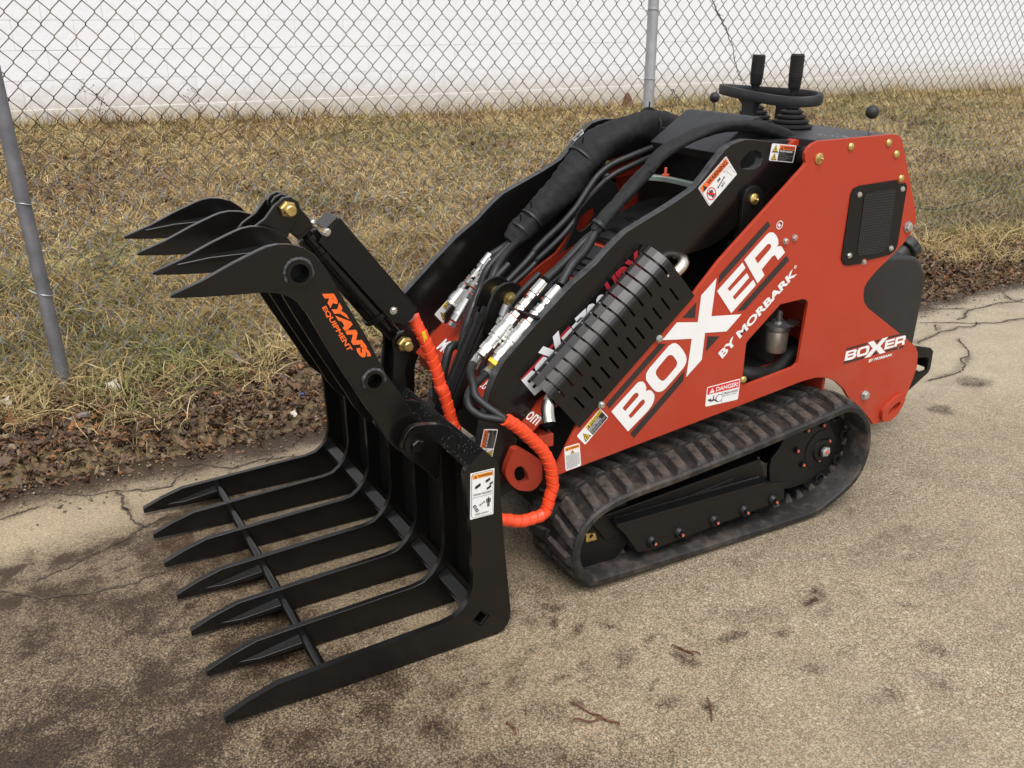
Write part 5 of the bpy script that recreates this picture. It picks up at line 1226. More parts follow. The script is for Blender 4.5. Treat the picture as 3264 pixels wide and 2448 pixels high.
# --- body, hood, front cover between the plates
bd = MB(); bd.box((2.06, 2.195, .655), (.50, .42, .74)); bd.box((1.50, 2.105, .33), (.84, .46, .16)); bd.box((1.93, 2.105, 1.02), (.30, .52, .07)); bd.build('engine_frame', 'dark', LD)
hp = [(1.12, .545), (1.20, .612), (1.30, .695), (1.43, .803), (1.53, .872), (1.62, .905), (1.80, .925), (1.83, .60), (1.30, .42)]
hd_ = MB(); hp = [(x, z - (.035 if z > .6 else 0)) for x, z in hp]; hd_.prism(hp, 1.875, 2.15); hood = hd_.build('hood', 'black', LD, bevel=.006)
lv = None
def louver(t_, yc, ln, par):
    m_ = MB(); i0 = 1 if t_ < .62 else 3
    A, B = (Vector((1.12, 0, .510)), Vector((1.43, 0, .768))) if t_ < 1 else (Vector((1.43, 0, .768)), Vector((1.60, 0, .863)))
    tt = t_ if t_ < 1 else t_ - 1; c = A.lerp(B, tt); d_ = (B - A).normalized(); n_ = Vector((-d_.z, 0, d_.x)); n2 = 10; V = []; F = []
    for j in range(n2 + 1):
        y = yc - ln / 2 + ln * j / n2; hgt_ = .016 * math.sin(math.pi * j / n2) ** .6 if 0 < j < n2 else 0
        V += [c + d_ * -.006 + Vector((0, y, 0)) + n_ * (-.001), c + d_ * -.004 + Vector((0, y, 0)) + n_ * hgt_, c + d_ * .008 + Vector((0, y, 0)) + n_ * hgt_ * .8, c + d_ * .026 + Vector((0, y, 0)) + n_ * -.001]
    for j in range(n2):
        for q in range(3): F.append((4 * j + q, 4 * j + q + 1, 4 * j + 4 + q + 1, 4 * j + 4 + q))
    o = mesh('louver', V, F, 'black', par, smooth=True, angle=50)
    r_ = MB(); r_.bar(c + d_ * -.010 + n_ * .0008 + Vector((0, yc - ln * .4, 0)), c + d_ * -.010 + n_ * .0008 + Vector((0, yc + ln * .4, 0)), .002, .008, up=d_); r_.build('louver_slot', 'red' if random.random() < .35 else 'dark', o)
for k in range(8):
    for yc in (1.965, 2.075): louver(.10 + k * .108, yc, .09, hood)
for k in range(3):
    for yc in (1.95, 2.07): louver(1.12 + k * .26, yc, .11, hood)
# front cover panel, sloping, red, carrying the web address
(ox, oz), _ = P['om'][0], P['om'][1]
fc = MB(); fc.prism([(1.195, .5725), (1.03, .432), (1.028, .425), (1.205, .560)], PL + .0105, FPL - .0105); frontc = fc.build('front_cover', 'red', LD, bevel=.0015)
fl = MB(); fl.box((1.09, 2.105, .335), (.008, .68, .17)); fl.build('front_plate', 'dark', LD)
fx = MB(); fx.box((1.075, 2.105, .395), (.05, .70, .035)); fx.build('crossmember', 'red', LD, bevel=.003)
d_ = Vector((1.245 - 1.03, 0, .615 - .432)).normalized(); n_ = Vector((-d_.z, 0, d_.x))
def cover_text(t_, y_a, y_b, dist, h_, mt, bold=0.0, shear=0.0):
    c = Vector((1.03, 0, .432)) + d_ * dist; A = c + Vector((0, y_a, 0)); B = c + Vector((0, y_b, 0)); s = Sticker(A + d_ * h_, B + d_ * h_, B, A, n=n_, off=.0008); s.text(t_, 0, 0, 1, 1, mt, bold, shear, lay=0); s.build('cover_lettering', frontc)
cover_text('.com', 1.83, 1.752, .020, .026, 'white', .008)
cover_text('w.box', 2.075, 1.975, .020, .030, 'white', .008)
cover_text('MO', 2.350, 2.275, .040, .042, 'white', .05, .12)
# front tie-down eye
ey = plate('tie_down_eye', chaikin(P['eye'], 2), 1.785, 1.805, 'red', LD, holes=[chaikin(P['eye_h'], 2)], bevel=.004)
ebk = MB(); ebk.box((1.065, 1.79, .388), (.075, .02, .035), Matrix.Rotation(R(35), 3, 'Y')); eb_o = ebk.build('eye_block', 'dkblack', LD, bevel=.002)
bolt('marked', (1.045, 1.779, .405), eb_o, scale=.8); bolt('marked', (1.085, 1.779, .375), eb_o, scale=.8)
# far side inner parts seen between the arms
rf = P['red_far']; fi = plate('inner_plate', rf + [(1.24, .555), (1.24, .50), (1.33, .53), (1.42, .59), (1.50, .645), (1.545, .72), (1.60, .80), (1.64, .86)], 2.345, 2.355, 'red', LD)
tri = P['far_red_tri']; plate('gusset_plate', tri, 2.385, 2.40, 'red', LD)
plate('far_panel', [(1.12, .40), (1.12, .54), (1.30, .69), (1.45, .79), (1.60, .90), (1.72, .93), (1.72, .40)], 2.405, 2.415, 'dark', LD, bevel=0)
fw = MB(); fw.box((1.86, 2.44, .80), (.30, .02, .40)); fw.build('far_panel', 'red', LD)
for key in ('far_pin',):
    (x0, z0), (x1, z1) = P[key]; pn = MB(); pn.cyl((x0, 2.36, z0), (x0, 2.325, z0), .017, 18); pn.lathe((x0, 2.325, z0), (x0, 0, z0), [(0, .0155), (.008, .014), (.010, .008)], 18)
    pn.prism([(x0 - .016, z0), (x0 - .010, z1 - .012), (x0 + .008 + (x1 - x0), z1 - .012), (x0 + .016, z0)], 2.332, 2.338); po = pn.build('pivot_pin', 'gold', LD, smooth=True, angle=40); bolt('marked', (x1, 2.331, z1), po, scale=.8)
plate('hood_bracket', P['oval_plate'], 2.22, 2.228, 'dkblack', LD, holes=[chaikin(P['oval_hole'], 2)])
# tilt cylinder in the middle
tl_ = P['tilt']; c0_ = Vector((tl_[0][0] + .01, 2.10, tl_[0][1] + .02)); pts = [Vector((x, 2.10, z)) for x, z in tl_]; dn = (pts[3] - pts[1]).normalized(); B0 = pts[1] - dn * .02
tc = MB(); tc.lathe(B0, B0 + dn, [(0, .024), (.02, .024), (.02, .032), (.045, .032), (.045, .0285), (.40, .0285), (.40, .020), (.48, .020)], 22)
for q in (-1, 1):
    tc.tube([B0 + Vector((0, q * .022, .02)) + dn * .03 + Vector((-.012, 0, .01)), B0 + Vector((-.014, q * .022, .012)) + dn * .40], .006, 8)
tc.build('tilt_cylinder', 'dkblack', LD, smooth=True)
(px0, pz0), (px1, pz1) = P['tilt_pin']
for y in (2.055, 2.125):
    u2 = Vector((px1 - px0, 0, pz1 - pz0)); bp2 = [(px0 - .05, pz0 + .022), (px0 - .02, pz0 + .045), (px0 + .02, pz0 + .044), (px0 + .048, pz0 + .015), (px0 + .03, pz0 - .045), (px0 - .03, pz0 - .09), (px0 - .085, pz0 - .085)]
    plate('cylinder_bracket', chaikin(bp2, 1), y, y + .012, 'dkblack', LD, bevel=.002)
tp = MB(); tp.cyl((px0, 2.15, pz0), (px0, 2.045, pz0), .0195, 20); tp.lathe((px0, 2.045, pz0), (px0, 0, pz0), [(0, .0195), (.012, .0185), (.016, .010)], 10)
tp.prism([(px0 - .020, pz0 + .004), (px1 - .013, pz1), (px1 - .006, pz1 - .012), (px1 + .010, pz1 - .010), (px0 + .020, pz0 - .004), (px0 + .005, pz0 + .02)], 2.046, 2.051); tpo = tp.build('pivot_pin', 'gold', LD, smooth=True, angle=35); bolt('marked', (px1, 2.045, pz1), tpo, scale=.95)
xb = MB(); xb.bar((px0 + .03, 1.83, pz0 - .03), (px0 + .03, 2.14, pz0 - .03), .03, .04, up=(0, 0, 1)); xb.build('arm_crosstube', 'dkblack', LD, bevel=.004)
# battery hold-down bracket
br = P['brace']; bb = MB(); bb.bar((br[0][0], 2.05, br[0][1]), (br[1][0], 2.02, br[1][1]), .03, .014); bb.bar((br[1][0], 2.02, br[1][1]), (br[2][0] + .02, 1.95, br[2][1]), .03, .014); bo = bb.build('hold_down_bracket', 'green_zinc', LD, bevel=.002)
bt = MB(); bt.lathe((br[1][0], 2.02, br[1][1]), (br[1][0], 2.02, 9), [(0, .010), (.012, .010), (.012, .004), (.03, .004)], 10); bt.build('bolt', 'paintmark', bo)

# --- couplers and hoses
def coupler(pts, y, parent, hoses=True, male=True):
    (x0, z0), (x1, z1) = pts[0], pts[-1]; A = Vector((x0, y, z0)); B = Vector((x1, y, z1)); d_ = (B - A); L = d_.length; d_.normalize(); k = L / .205
    m_ = MB()
    if hoses: m_.lathe(A, B, [(0, .0135), (.038, .0145), (.040, .012)], 18)
    if hoses: m_.lathe(A + d_ * .040, B, [(0, .0125), (.012, .0125)], 6); m_.lathe(A + d_ * .052, B, [(0, .009), (.012, .009)], 14)
    m_.lathe(A + d_ * .062, B, [(0, .0135), (.018, .0135)], 6); m_.lathe(A + d_ * .080, B, [(0, .010), (.006, .010)], 12, 0)
    m_.lathe(A + d_ * .084, B, [(0, .0145), (.010, .0145)], 6, 0); m_.lathe(A + d_ * .0945, B, [(0, .0150), (.0022, .0150)], 6, 1)
    m_.lathe(A + d_ * .100, B, [(0, .0145), (.012, .0145)], 6); m_.lathe(A + d_ * .1125, B, [(0, .0148), (.002, .0148)], 6, 1)
    m_.lathe(A + d_ * .115, B, [(0, .0185), (.018, .0185)], 6)
    prof = [(.133, .0175), (.150, .0175), (.150, .0215), (.154, .0215), (.154, .0195), (.157, .0195), (.157, .0220), (.176, .0220), (.176, .0190), (.180, .0205), (.186, .0205)]
    if male: prof += [(.186, .0170), (.205, .0170)]
    m_.lathe(A, B, prof, 24)
    if male: m_.lathe(A + d_ * .205, B, [(0, .0175), (.018, .0175)], 6); m_.lathe(A + d_ * .223, B, [(0, .0135), (.012, .0135)], 6)
    return m_.build('quick_coupler', ['zinc', 'paintmark'], parent, smooth=True, angle=30), A, d_
cA, A_, dA_ = coupler(P['cpA'], 1.872, LD); cB, B_, dB_ = coupler(P['cpB'], 1.842, LD)
ylw = MB(); cc = B_ + dB_ * .236; ylw.lathe(cc, cc + dB_, [(0, .0155), (.010, .0155)], 6); ylw.build('yellow_band', 'warn_y', cB)
(nbx, nbz), = P['nbr']; nb = MB(); ax_ = Vector((0, 1, 0)); cpt = A_ + dA_ * .0985; cpt2 = B_ + dB_ * .0985
for_bar = (cpt2 + Vector((.006, -.03, .0)), cpt + Vector((-.004, .022, 0))); nb.bar(for_bar[0], for_bar[1], .034, .006, up=dA_); nb.build('coupler_bracket', 'dkblack', LD, bevel=.001)
coupler(P['fcA'][:], 2.345, LD, True, False); coupler(P['fcB'], 2.305, LD, True, True)
fb = P['fbr']; plate('coupler_bracket', fb, 2.325, 2.331, 'dkblack', LD); 
for x, z in P['fbr_n']: bolt('big', (x, 2.3245, z), LD, 'nut', .8)
def hose(name, pts, r, mat='hose', parent=LD, per=8, flat=False):
    m_ = MB(); q = spline(pts, per); m_.tube(q, r if not isinstance(r, list) else list(np.interp(np.linspace(0, 1, len(q)), np.linspace(0, 1, len(r)), r)), 14); return m_.build(name, mat, parent, smooth=True)
def ray_y(pts, y0, ys):
    out = []
    for (x, z), y in zip(pts, ys): f_ = y / y0; out.append((x * f_, y, 1.35 - (1.35 - z) * f_))
    return out
hose('hydraulic_hose', ray_y(P['upA'], 1.88, [1.875, 1.89, 1.905, 1.91, 1.92]), .0115); hose('hydraulic_hose', ray_y(P['upB'], 1.84, [1.842, 1.855, 1.87, 1.885, 1.90]), .0115)
hose('hydraulic_hose', ray_y(P['fhose'], 2.30, [2.22, 2.25, 2.28, 2.29, 2.31]), .0125); hose('hydraulic_hose', ray_y(P['fhose2'], 2.27, [2.20, 2.23, 2.27, 2.30]), .0120)
hose('hydraulic_hose', ray_y([P['fcA'][0], P['sleeve_far'][0], P['sleeve_far'][1]], 2.34, [2.345, 2.34, 2.335]), .0115)
fhl = P['fhose'][0]; hose('hydraulic_hose', [(fhl[0] * 2.22 / 2.30, 2.22, 1.35 - (1.35 - fhl[1]) * 2.22 / 2.30), (1.03, 2.20, .50), (.985, 2.17, .36), (1.0, 2.15, .27)], .0125)
hose('hydraulic_hose', [(1.20, 2.16, .735), (1.14, 2.150, .690), (1.09, 2.145, .625), (1.055, 2.14, .54), (1.03, 2.13, .45), (1.02, 2.12, .36)], .0095)
hose('hydraulic_hose', [(1.22, 2.03, .735), (1.15, 2.035, .675), (1.10, 2.04, .60), (1.06, 2.05, .50), (1.035, 2.06, .40)], .0085)
for xa, ya, za in ((1.112, 2.147, .658), (1.125, 2.038, .640)):
    ft_ = MB(); A_2 = Vector((xa, ya - .004, za + .022)); B_2 = Vector((xa - .028, ya - .004, za - .036)); ft_.lathe(A_2, B_2, [(0, .0125), (.030, .0125), (.032, .0095), (.040, .0095)], 14); ft_.lathe(A_2 + (B_2 - A_2).normalized() * .040, B_2, [(0, .0115), (.014, .0115)], 6); ft_.build('hose_fitting', 'zincdull', LD, smooth=True, angle=30)
def sleeve(name, pts, rad, seed, squash=1.0):
    rr = random.Random(seed); q = spline(pts, 7); n2 = 18; V = []; F = []; up = None
    ra = np.interp(np.linspace(0, 1, len(q)), np.linspace(0, 1, len(rad)), rad)
    for j, p in enumerate(q):
        t = (q[min(j + 1, len(q) - 1)] - q[max(j - 1, 0)]).normalized()
        if up is None: up = t.cross(Vector((0, 1, 0))).normalized()
        up = (up - t * up.dot(t)).normalized(); sd_ = t.cross(up)
        for k in range(n2):
            an = 2 * math.pi * k / n2; lump = 1 + .12 * math.sin(2 * an + j * .05 + seed) + .09 * math.sin(3 * an + j * .13 + seed) + .05 * math.sin(5 * an - j * .31) + .03 * math.sin(j * 1.7 + 2 * an) + rr.uniform(-.02, .02)
            V.append(p + up * math.cos(an) * ra[j] * lump * squash + sd_ * math.sin(an) * ra[j] * lump)
    for j in range(len(q) - 1):
        for k in range(n2): F.append((j * n2 + k, j * n2 + (k + 1) % n2, (j + 1) * n2 + (k + 1) % n2, (j + 1) * n2 + k))
    F += [tuple(range(n2)), tuple((len(q) - 1) * n2 + k for k in range(n2))]
    return mesh(name, V, F, 'sleeve', LD, smooth=True, angle=70)
sf = sleeve('hose_sleeve', xz('sleeve_far', 2.33), [.025, .035, .035, .042, .048, .051, .050, .055, .059, .057, .053, .047, .041], 3)
for k_, (yo, zo, r_) in enumerate(((2.262, -.040, .0105), (2.245, -.062, .0090))):
    hose('hydraulic_hose', [(1.06, 2.19 - .03 * k_, .50), (1.13, 2.22 - .02 * k_, .585)] + [(x + .012, yo + .006 * math.sin(1.3 * j + k_), z + zo - .004 * math.sin(.9 * j)) for j, (x, z) in enumerate(P['sleeve_far'][0:12])] + [(1.80, 2.24, 1.0)], r_)
sn_pts = P['sleeve_near']; sn = sleeve('hose_sleeve', xz('sleeve_near', 1.90)[:15], [.015, .018, .018, .019, .019, .017, .017, .019, .021, .021, .020, .020, .021, .022, .024], 8, .8)
for x, z in P['ties_far']:
    q = [p for p in P['sleeve_far']]; i_ = min(range(len(q)), key=lambda k: (q[k][0] - x) ** 2 + (q[k][1] - z) ** 2); i0, i1 = max(i_ - 1, 0), min(i_ + 1, len(q) - 1)
    a_ = Vector((q[i0][0], 2.33, q[i0][1])); b_ = Vector((q[i1][0], 2.33, q[i1][1])); dd = (b_ - a_).normalized(); c = Vector((x, 2.33, z)); c = Vector((q[i_][0], 2.33, q[i_][1])); rr_2 = .031 + .026 * min(1, i_ / 8)
    t = MB(); t.ring(c - dd * .003, c + dd * .003, rr_2 * 1.10, rr_2 * .9, 22); t.tube([c + Vector((-.01, -.01, rr_2)), c + Vector((-.016, -.02, rr_2 + .022))], .0025, 5); t.build('cable_tie', 'plastic', sf, smooth=True)
xx_, zz_ = P['sleeve_near'][0]; t = MB(); t.ring((xx_ + .01, 1.90, zz_ + .012), (xx_ + .016, 1.90, zz_ + .018), .0215, .015, 18); t.build('cable_tie', 'plastic', sn)

# --- deck, console and controls
dk = MB(); dk.prism([(1.90, 1.061), (2.19, 1.061), (2.19, 1.030), (1.90, 1.030)], PL + .0105, FPL - .0105); deck = dk.build('deck', 'deck', LD, bevel=.003)
dr_ = MB(); dr_.prism([(2.15, 1.03), (2.17, 1.03), (2.26, .80), (2.24, .80)], PL + .0105, FPL - .0105); dr_.build('rear_panel', 'deck', LD)
dm = P['deckmarks']; rr = random.Random(9); s = Sticker((dm[0][0], dm[0][1] , 1.061), (dm[1][0], dm[1][1], 1.061), (dm[1][0] - .05, dm[1][1] - .03, 1.061), (dm[0][0] - .05, dm[0][1] - .03, 1.061), n=(0, 0, 1))
for k in range(16):
    u, v = rr.random(), rr.random(); s.poly([(u, v), (u + .06, v + rr.uniform(-.1, .1)), (u + .06, v + .14), (u, v + .12)], 'grey_print', 0)
s.build('deck_print', deck)
cs = MB(); cs.prism([(1.70, 1.025), (1.825, 1.1085), (1.845, 1.1115), (1.862, 1.100), (1.90, 1.058), (1.90, 1.02), (1.72, 1.00)], 1.93, 2.215); cs.build('console', 'deck', LD, bevel=.003)
def boot(x, y, lean=0.0):
    m_ = MB(); prof = []; zz = 0
    for k in range(5):
        r = .062 - .010 * k; prof += [(zz, r - .006), (zz + .004, r), (zz + .009, r), (zz + .013, r - .009)]; zz += .0132
    prof += [(zz + .004, .016), (zz + .008, .014)]
    m_.lathe((x, y, 1.061), (x, y, 2), prof, 24); return m_.build('joystick_boot', 'rubber', LD, smooth=True, angle=50)
def grip(pts, y):
    m_ = MB(); (xt, zt_), (xb, zb_) = pts[0], pts[2]; T = Vector((xt, y, zt_)); B = Vector((xb, y, zb_)); L = (T - B).length; prof = [(-.012, .011), (0, .0125)]
    for k in range(13):
        t_ = .004 + (L - .006) * k / 13; r = .0165 + .0025 * min(1, k / 4) ; prof += [(t_, r), (t_ + (L - .006) / 13 * .7, r + .0014), (t_ + (L - .006) / 13 * .72, r)]
    prof += [(L, .018), (L + .001, .0155)]
    m_.lathe(B, T, prof, 18); m_.tube([B, (xb, y, 1.13)], .0075, 10); g = m_.build('control_grip', 'rubber', LD, smooth=True, angle=40)
    n_ = MB(); n_.lathe((xb, y, 1.132), (xb, y, 2), [(0, .012), (.010, .012)], 6); n_.build('nut', 'zinc', g); return g
grip(P['gripN'], 2.03); grip(P['gripF'], 2.19)
boot(P['gripN'][-1][0] - .002, 2.028); boot(P['gripF'][-1][0], 2.19)
# figure-eight grab bar: a flat moulded loop round both joysticks
yc = .5 * (1.90 + 2.32); xc = 2.045; lp = []
for k in range(48):
    a_ = 2 * math.pi * k / 48; yy = yc + .183 * math.cos(a_); xx2 = xc + .078 * math.sin(a_) * (1 + .10 * math.cos(2 * a_)); lp.append(Vector((xx2, yy, 1.150 + .006 * math.cos(a_) + math.sin(a_) * (.0015 - .0075 * math.cos(a_)) )))
V = []; F = []; n2 = 8
sec = [(-.006, -.014), (.006, -.014), (.0085, -.009), (.0085, .009), (.006, .014), (-.006, .014), (-.0085, .009), (-.0085, -.009)]
for j, p in enumerate(lp):
    t = (lp[(j + 1) % 48] - lp[j - 1]).normalized(); o_ = t.cross(Vector((0, 0, 1))).normalized()
    for a_, b_ in sec: V.append(p + o_ * a_ + Vector((0, 0, b_)))
for j in range(48):
    for k in range(n2): F.append((j * n2 + k, j * n2 + (k + 1) % n2, ((j + 1) % 48) * n2 + (k + 1) % n2, ((j + 1) % 48) * n2 + k))
gb_ = mesh('grab_bar', V, F, 'plastic', LD, smooth=True, angle=50)
for xs, ys in ((1.995, 2.13), (2.13, 2.13)):
    pp = []
    for h_, wd in ((0, .030), (.02, .026), (.05, .024), (.07, .028), (.085, .045), (.094, .085)): pp.append((wd, h_))
    poly = [(ys - w2, 1.058 + h_ * .93) for w2, h_ in pp] + [(ys + w2, 1.058 + h_ * .93) for w2, h_ in pp[::-1]]
    V = [(xs - .011, y, z) for y, z in poly] + [(xs + .011, y, z) for y, z in poly]; n = len(poly)
    mesh('grab_bar_post', V, [tuple(range(n)), tuple(range(2 * n - 1, n - 1, -1))] + [(k, (k + 1) % n, n + (k + 1) % n, n + k) for k in range(n)], 'plastic', gb_, bevel=.005, seg=3)
for key, y, r in (('levN', 1.775, .0178), ('levF', 2.43, .0165)):
    q = P[key]; top = Vector((q[-1][0], y, q[-1][1])); bot = Vector((q[0][0] - (.0 if key == 'levN' else 0), y, 1.058)); m_ = MB(); m_.tube([bot, bot.lerp(top, .55), top], .0042, 10); lo_ = m_.build('lever', 'steel', LD, smooth=True)
    s_ = MB(); s_.lathe(top - Vector((0, 0, r)), top + Vector((0, 0, 1)), [(r - r * math.cos(R(a_)), max(.0003, r * math.sin(R(a_)))) for a_ in range(0, 181, 12)], 20); s_.build('lever_knob', 'plastic', lo_, smooth=True, angle=80)
# hinge knuckle behind the arm end
kn = MB(); kn.cyl((1.895, 1.832, 1.030), (1.895, 1.86, 1.030), .028, 24); kn.build('hinge_knuckle', 'red', LD, smooth=True)

# --- fuel tank, hitch, filter
tp_ = P['tank']; tk = MB(); f_ = 1.83 / 1.90
tpoly = [(2.26, .56), (2.30, .655), (2.40, .667), (2.447, .664), (2.535, .651), (2.556, .640), (2.602, .582), (2.606, .560), (2.596, .345), (2.572, .325), (2.33, .36), (2.26, .45)]
tk.prism(tpoly, 1.895, 2.33); tank = tk.build('fuel_tank', 'tank', LD, bevel=.022, seg=4)
for pol in tank.data.polygons: pol.use_smooth = True
cp_ = P['cap']; c0_ = Vector((2.575, 1.99, .635)); dd = Vector((.70, -.05, .55)).normalized(); cm = MB(); cm.lathe(c0_ - dd * .03, c0_ + dd, [(0, .030), (.055, .028)], 22); cm.build('filler_neck', 'tank', tank, smooth=True)
cm = MB(); n2 = 40; V = []; F = []; x_ = dd.orthogonal().normalized(); y_ = dd.cross(x_)
for t_, rr_3 in ((.024, .040), (.028, .044), (.052, .044), (.058, .038)):
    for k in range(n2): an = 2 * math.pi * k / n2; V.append(c0_ + dd * t_ + (x_ * math.cos(an) + y_ * math.sin(an)) * (rr_3 * (1 if (k // 2) % 2 else .94)))
for j in range(3):
    for k in range(n2): F.append((j * n2 + k, j * n2 + (k + 1) % n2, (j + 1) * n2 + (k + 1) % n2, (j + 1) * n2 + k))
F += [tuple(range(n2)), tuple(3 * n2 + k for k in range(n2))]; cm.add(V, F); cm.build('filler_cap', 'plastic', tank, smooth=True, angle=30)
sg = MB(); sg.lathe((2.40, 1.955, .664), (2.40, 1.955, 2), [(0, .034), (.014, .034), (.016, .030)], 22); so = sg.build('fuel_sender', 'scrap', tank, smooth=True)
for a_ in range(5): sb = MB(); q = (2.40 + .024 * math.cos(a_ * 1.257), 1.955 + .024 * math.sin(a_ * 1.257), .679); sb.lathe(q, (q[0], q[1], 2), [(0, .005), (.006, .005)], 6); sb.build('screw', 'zinc', so)
for y in (1.93, 2.27):
    plate('hitch_side', [(2.40, .36), (2.60, .335), (2.735, .300), (2.752, .285), (2.752, .222), (2.745, .208), (2.56, .105), (2.40, .14)], y, y + .012, 'dkblack', LD, holes=[[(2.665, .275), (2.725, .268), (2.733, .258), (2.733, .218), (2.655, .212)]], bevel=.002)
hb_ = MB(); hb_.box((2.62, 2.105, .205), (.16, .34, .012), Matrix.Rotation(R(-8), 3, 'Y')); hb_.box((2.742, 2.105, .255), (.014, .34, .06)); hb_.build('hitch_step', 'dkblack', LD, bevel=.003)
hl = Sticker((2.545, 1.9295, .20), (2.600, 1.9295, .205), (2.590, 1.9295, .150), (2.545, 1.9295, .135)); hl.rect(0, 0, 1, 1, 'white', 0); hl.poly([(.5, .2), (.95, .5), (.5, .85)], 'ink', 1); hl.build('hitch_label', LD)
fx_ = P['filter']; fm = MB(); fcx, fcz = 1.925, .49; fm.lathe((fcx, 1.86, .452), (fcx, 1.86, 2), [(0, .030), (.004, .0325), (.062, .0325), (.066, .030)], 26); fil = fm.build('fuel_filter', 'filter', LD, smooth=True, angle=40)
fm = MB(); fm.lathe((fcx, 1.86, .516), (fcx, 1.86, 2), [(0, .034), (.008, .036), (.016, .036), (.022, .022), (.03, .018)], 26); fm.cyl((fcx - .010, 1.85, .546), (fcx - .010, 1.85, .578), .0055, 10); fm.cyl((fcx + .016, 1.87, .546), (fcx + .016, 1.87, .565), .0065, 10); fm.cyl((fcx - .010, 1.85, .556), (fcx - .010, 1.85, .562), .009, 8); fm.build('filter_head', 'zincdull', fil, smooth=True)
fm = MB(); fm.box((fcx + .055, 1.86, .525), (.085, .05, .004)); fm.build('filter_shelf', 'red', LD, bevel=.001); fm = MB(); fm.box((fcx + .045, 1.855, .5305), (.06, .04, .005), Matrix.Rotation(R(20), 3, 'Z')); fm.build('filter_bracket', 'zincdull', LD, bevel=.001)
hw = P['hose_win']; hose('engine_hose', [(hw[0][0] - .04, 1.90, hw[0][1] + .01)] + [(x, 1.83, z - .004) for x, z in hw] + [(hw[-1][0] + .03, 1.90, hw[-1][1] + .01)], .024, 'rubber'); hose('engine_hose', [(1.80, 1.88, .385), (1.87, 1.84, .388), (1.94, 1.83, .41), (1.99, 1.86, .45)], .017, 'rubber')
wsill = MB(); wsill.box((1.90, 1.82, .402), (.22, .12, .006), Matrix.Rotation(R(-5), 3, 'Y')); wsill.box((2.03, 1.86, .45), (.010, .20, .26)); wsill.build('inner_floor', 'red', LD)

# --- tracks
def track_path(y):
    q = [Vector((x, 0, z)) for x, z in P['belt']]; q = resample(spline(q, 6, closed=True), 240, True)
    for _ in range(14): q = [q[k] * .5 + (q[k - 1] + q[(k + 1) % 240]) * .25 for k in range(240)]
    return q
TP = track_path(0)
def build_track(y0, y1, near):
    lift = .006; pts = [Vector((p.x, 0, max(p.z, -.004) + lift)) for p in TP]; n = len(pts); V = []; F = []
    cen = sum(pts, Vector()) / n; nor = []
    for k in range(n):
        t = (pts[(k + 1) % n] - pts[k - 1]).normalized(); m_ = Vector((-t.z, 0, t.x))
        if m_.dot(pts[k] - cen) < 0: m_ = -m_
        nor.append(m_)
    sec = [(0, -.006), (.006, 0), (1 - .006, 0), (1, -.006), (1, -.018), (1 - .006, -.023), (.006, -.023), (0, -.018)]
    W_ = y1 - y0
    for k in range(n):
        for a_, b_ in sec:
            yy = y0 + (a_ if a_ < .5 else (W_ - (1 - a_) if a_ < 1 else W_)); V.append(pts[k] + nor[k] * b_ + Vector((0, yy, 0)))
    m = len(sec)
    for k in range(n):
        for j in range(m): F.append((k * m + j, k * m + (j + 1) % m, ((k + 1) % n) * m + (j + 1) % m, ((k + 1) % n) * m + j))
    belt = mesh('track_belt', V, F, 'rubbertrack', LD, smooth=True, angle=40)
    # tread lugs
    per = sum((pts[(k + 1) % n] - pts[k]).length for k in range(n)); N = int(per / .0525); q = resample(pts, N, True); jn = MB()
    for row in (0, 1):
        for k in range(N):
            kk = (k + (.5 if row else 0)); i_ = int((kk / N) * n) % n; p = pts[i_]; no = nor[i_]; t = (pts[(i_ + 1) % n] - pts[i_ - 1]).normalized()
            if near:
                o = bpy.data.objects.new('tread_lug', LUG[row]); link(o, belt); X3 = t; Y3 = Vector((0, 1, 0)); Z3 = no
                if X3.cross(Y3).dot(Z3) < 0: X3 = -X3
                yb = y0 + .0025 if row == 0 else y0 + W_ * .50
                mw = Matrix((X3, Y3, Z3)).transposed().to_4x4(); mw.translation = p + Vector((0, yb, 0)) - no * .002
                o.matrix_local = mw @ Matrix.Rotation(random.gauss(0, .045), 4, 'Z') @ Matrix.Diagonal((random.uniform(.86, 1.14), random.uniform(.96, 1.03), random.uniform(.72, 1.18), 1))
            else: jn.box(p + no * .008 + Vector((0, y0 + W_ * (.25 if row == 0 else .75), 0)), (.028, W_ * .45, .018), Matrix((t, (0, 1, 0), no)).transposed())
    if not near: jo = jn.build('tread_lugs', 'rubbertrack', belt); jo['kind'] = 'stuff'
    dlj = MB()
    for k in range(0, N):
        i_ = int(((k + .25) / N) * n) % n; p = pts[i_]; no = nor[i_]; t = (pts[(i_ + 1) % n] - pts[i_ - 1]).normalized(); c = p - no * .022 + Vector((0, y0 + W_ * .42, 0))
        if near:
            o = bpy.data.objects.new('drive_lug', DLUG); link(o, belt); X3 = t; Y3 = Vector((0, 1, 0)); Z3 = -no
            if X3.cross(Y3).dot(Z3) < 0: X3 = -X3
            mw = Matrix((X3, Y3, Z3)).transposed().to_4x4(); mw.translation = c; o.matrix_local = mw
    return belt
b = NB('dusty track rubber'); geo = b.n("ShaderNodeNewGeometry"); n1 = b.noise(26, 5, .65); n2_ = b.noise(7, 4)
dust = b.ramp(b.math('ADD', n1, b.math('MULTIPLY', b.math('SUBTRACT', n2_, .5), .8)), (.47, (0,) * 3), (.78, (1,) * 3))
b.set("Base Color", b.mix(b.math('MULTIPLY', dust, .8), (.0085, .008, .0078), (.085, .064, .051))); b.set("Roughness", .62); b.bump(b.noise(150, 5), .3, .002); M['rubbertrack'] = b.m
b = NB('dusty tread rubber'); n1 = b.noise(34, 5, .7); n2_ = b.noise(9, 4)
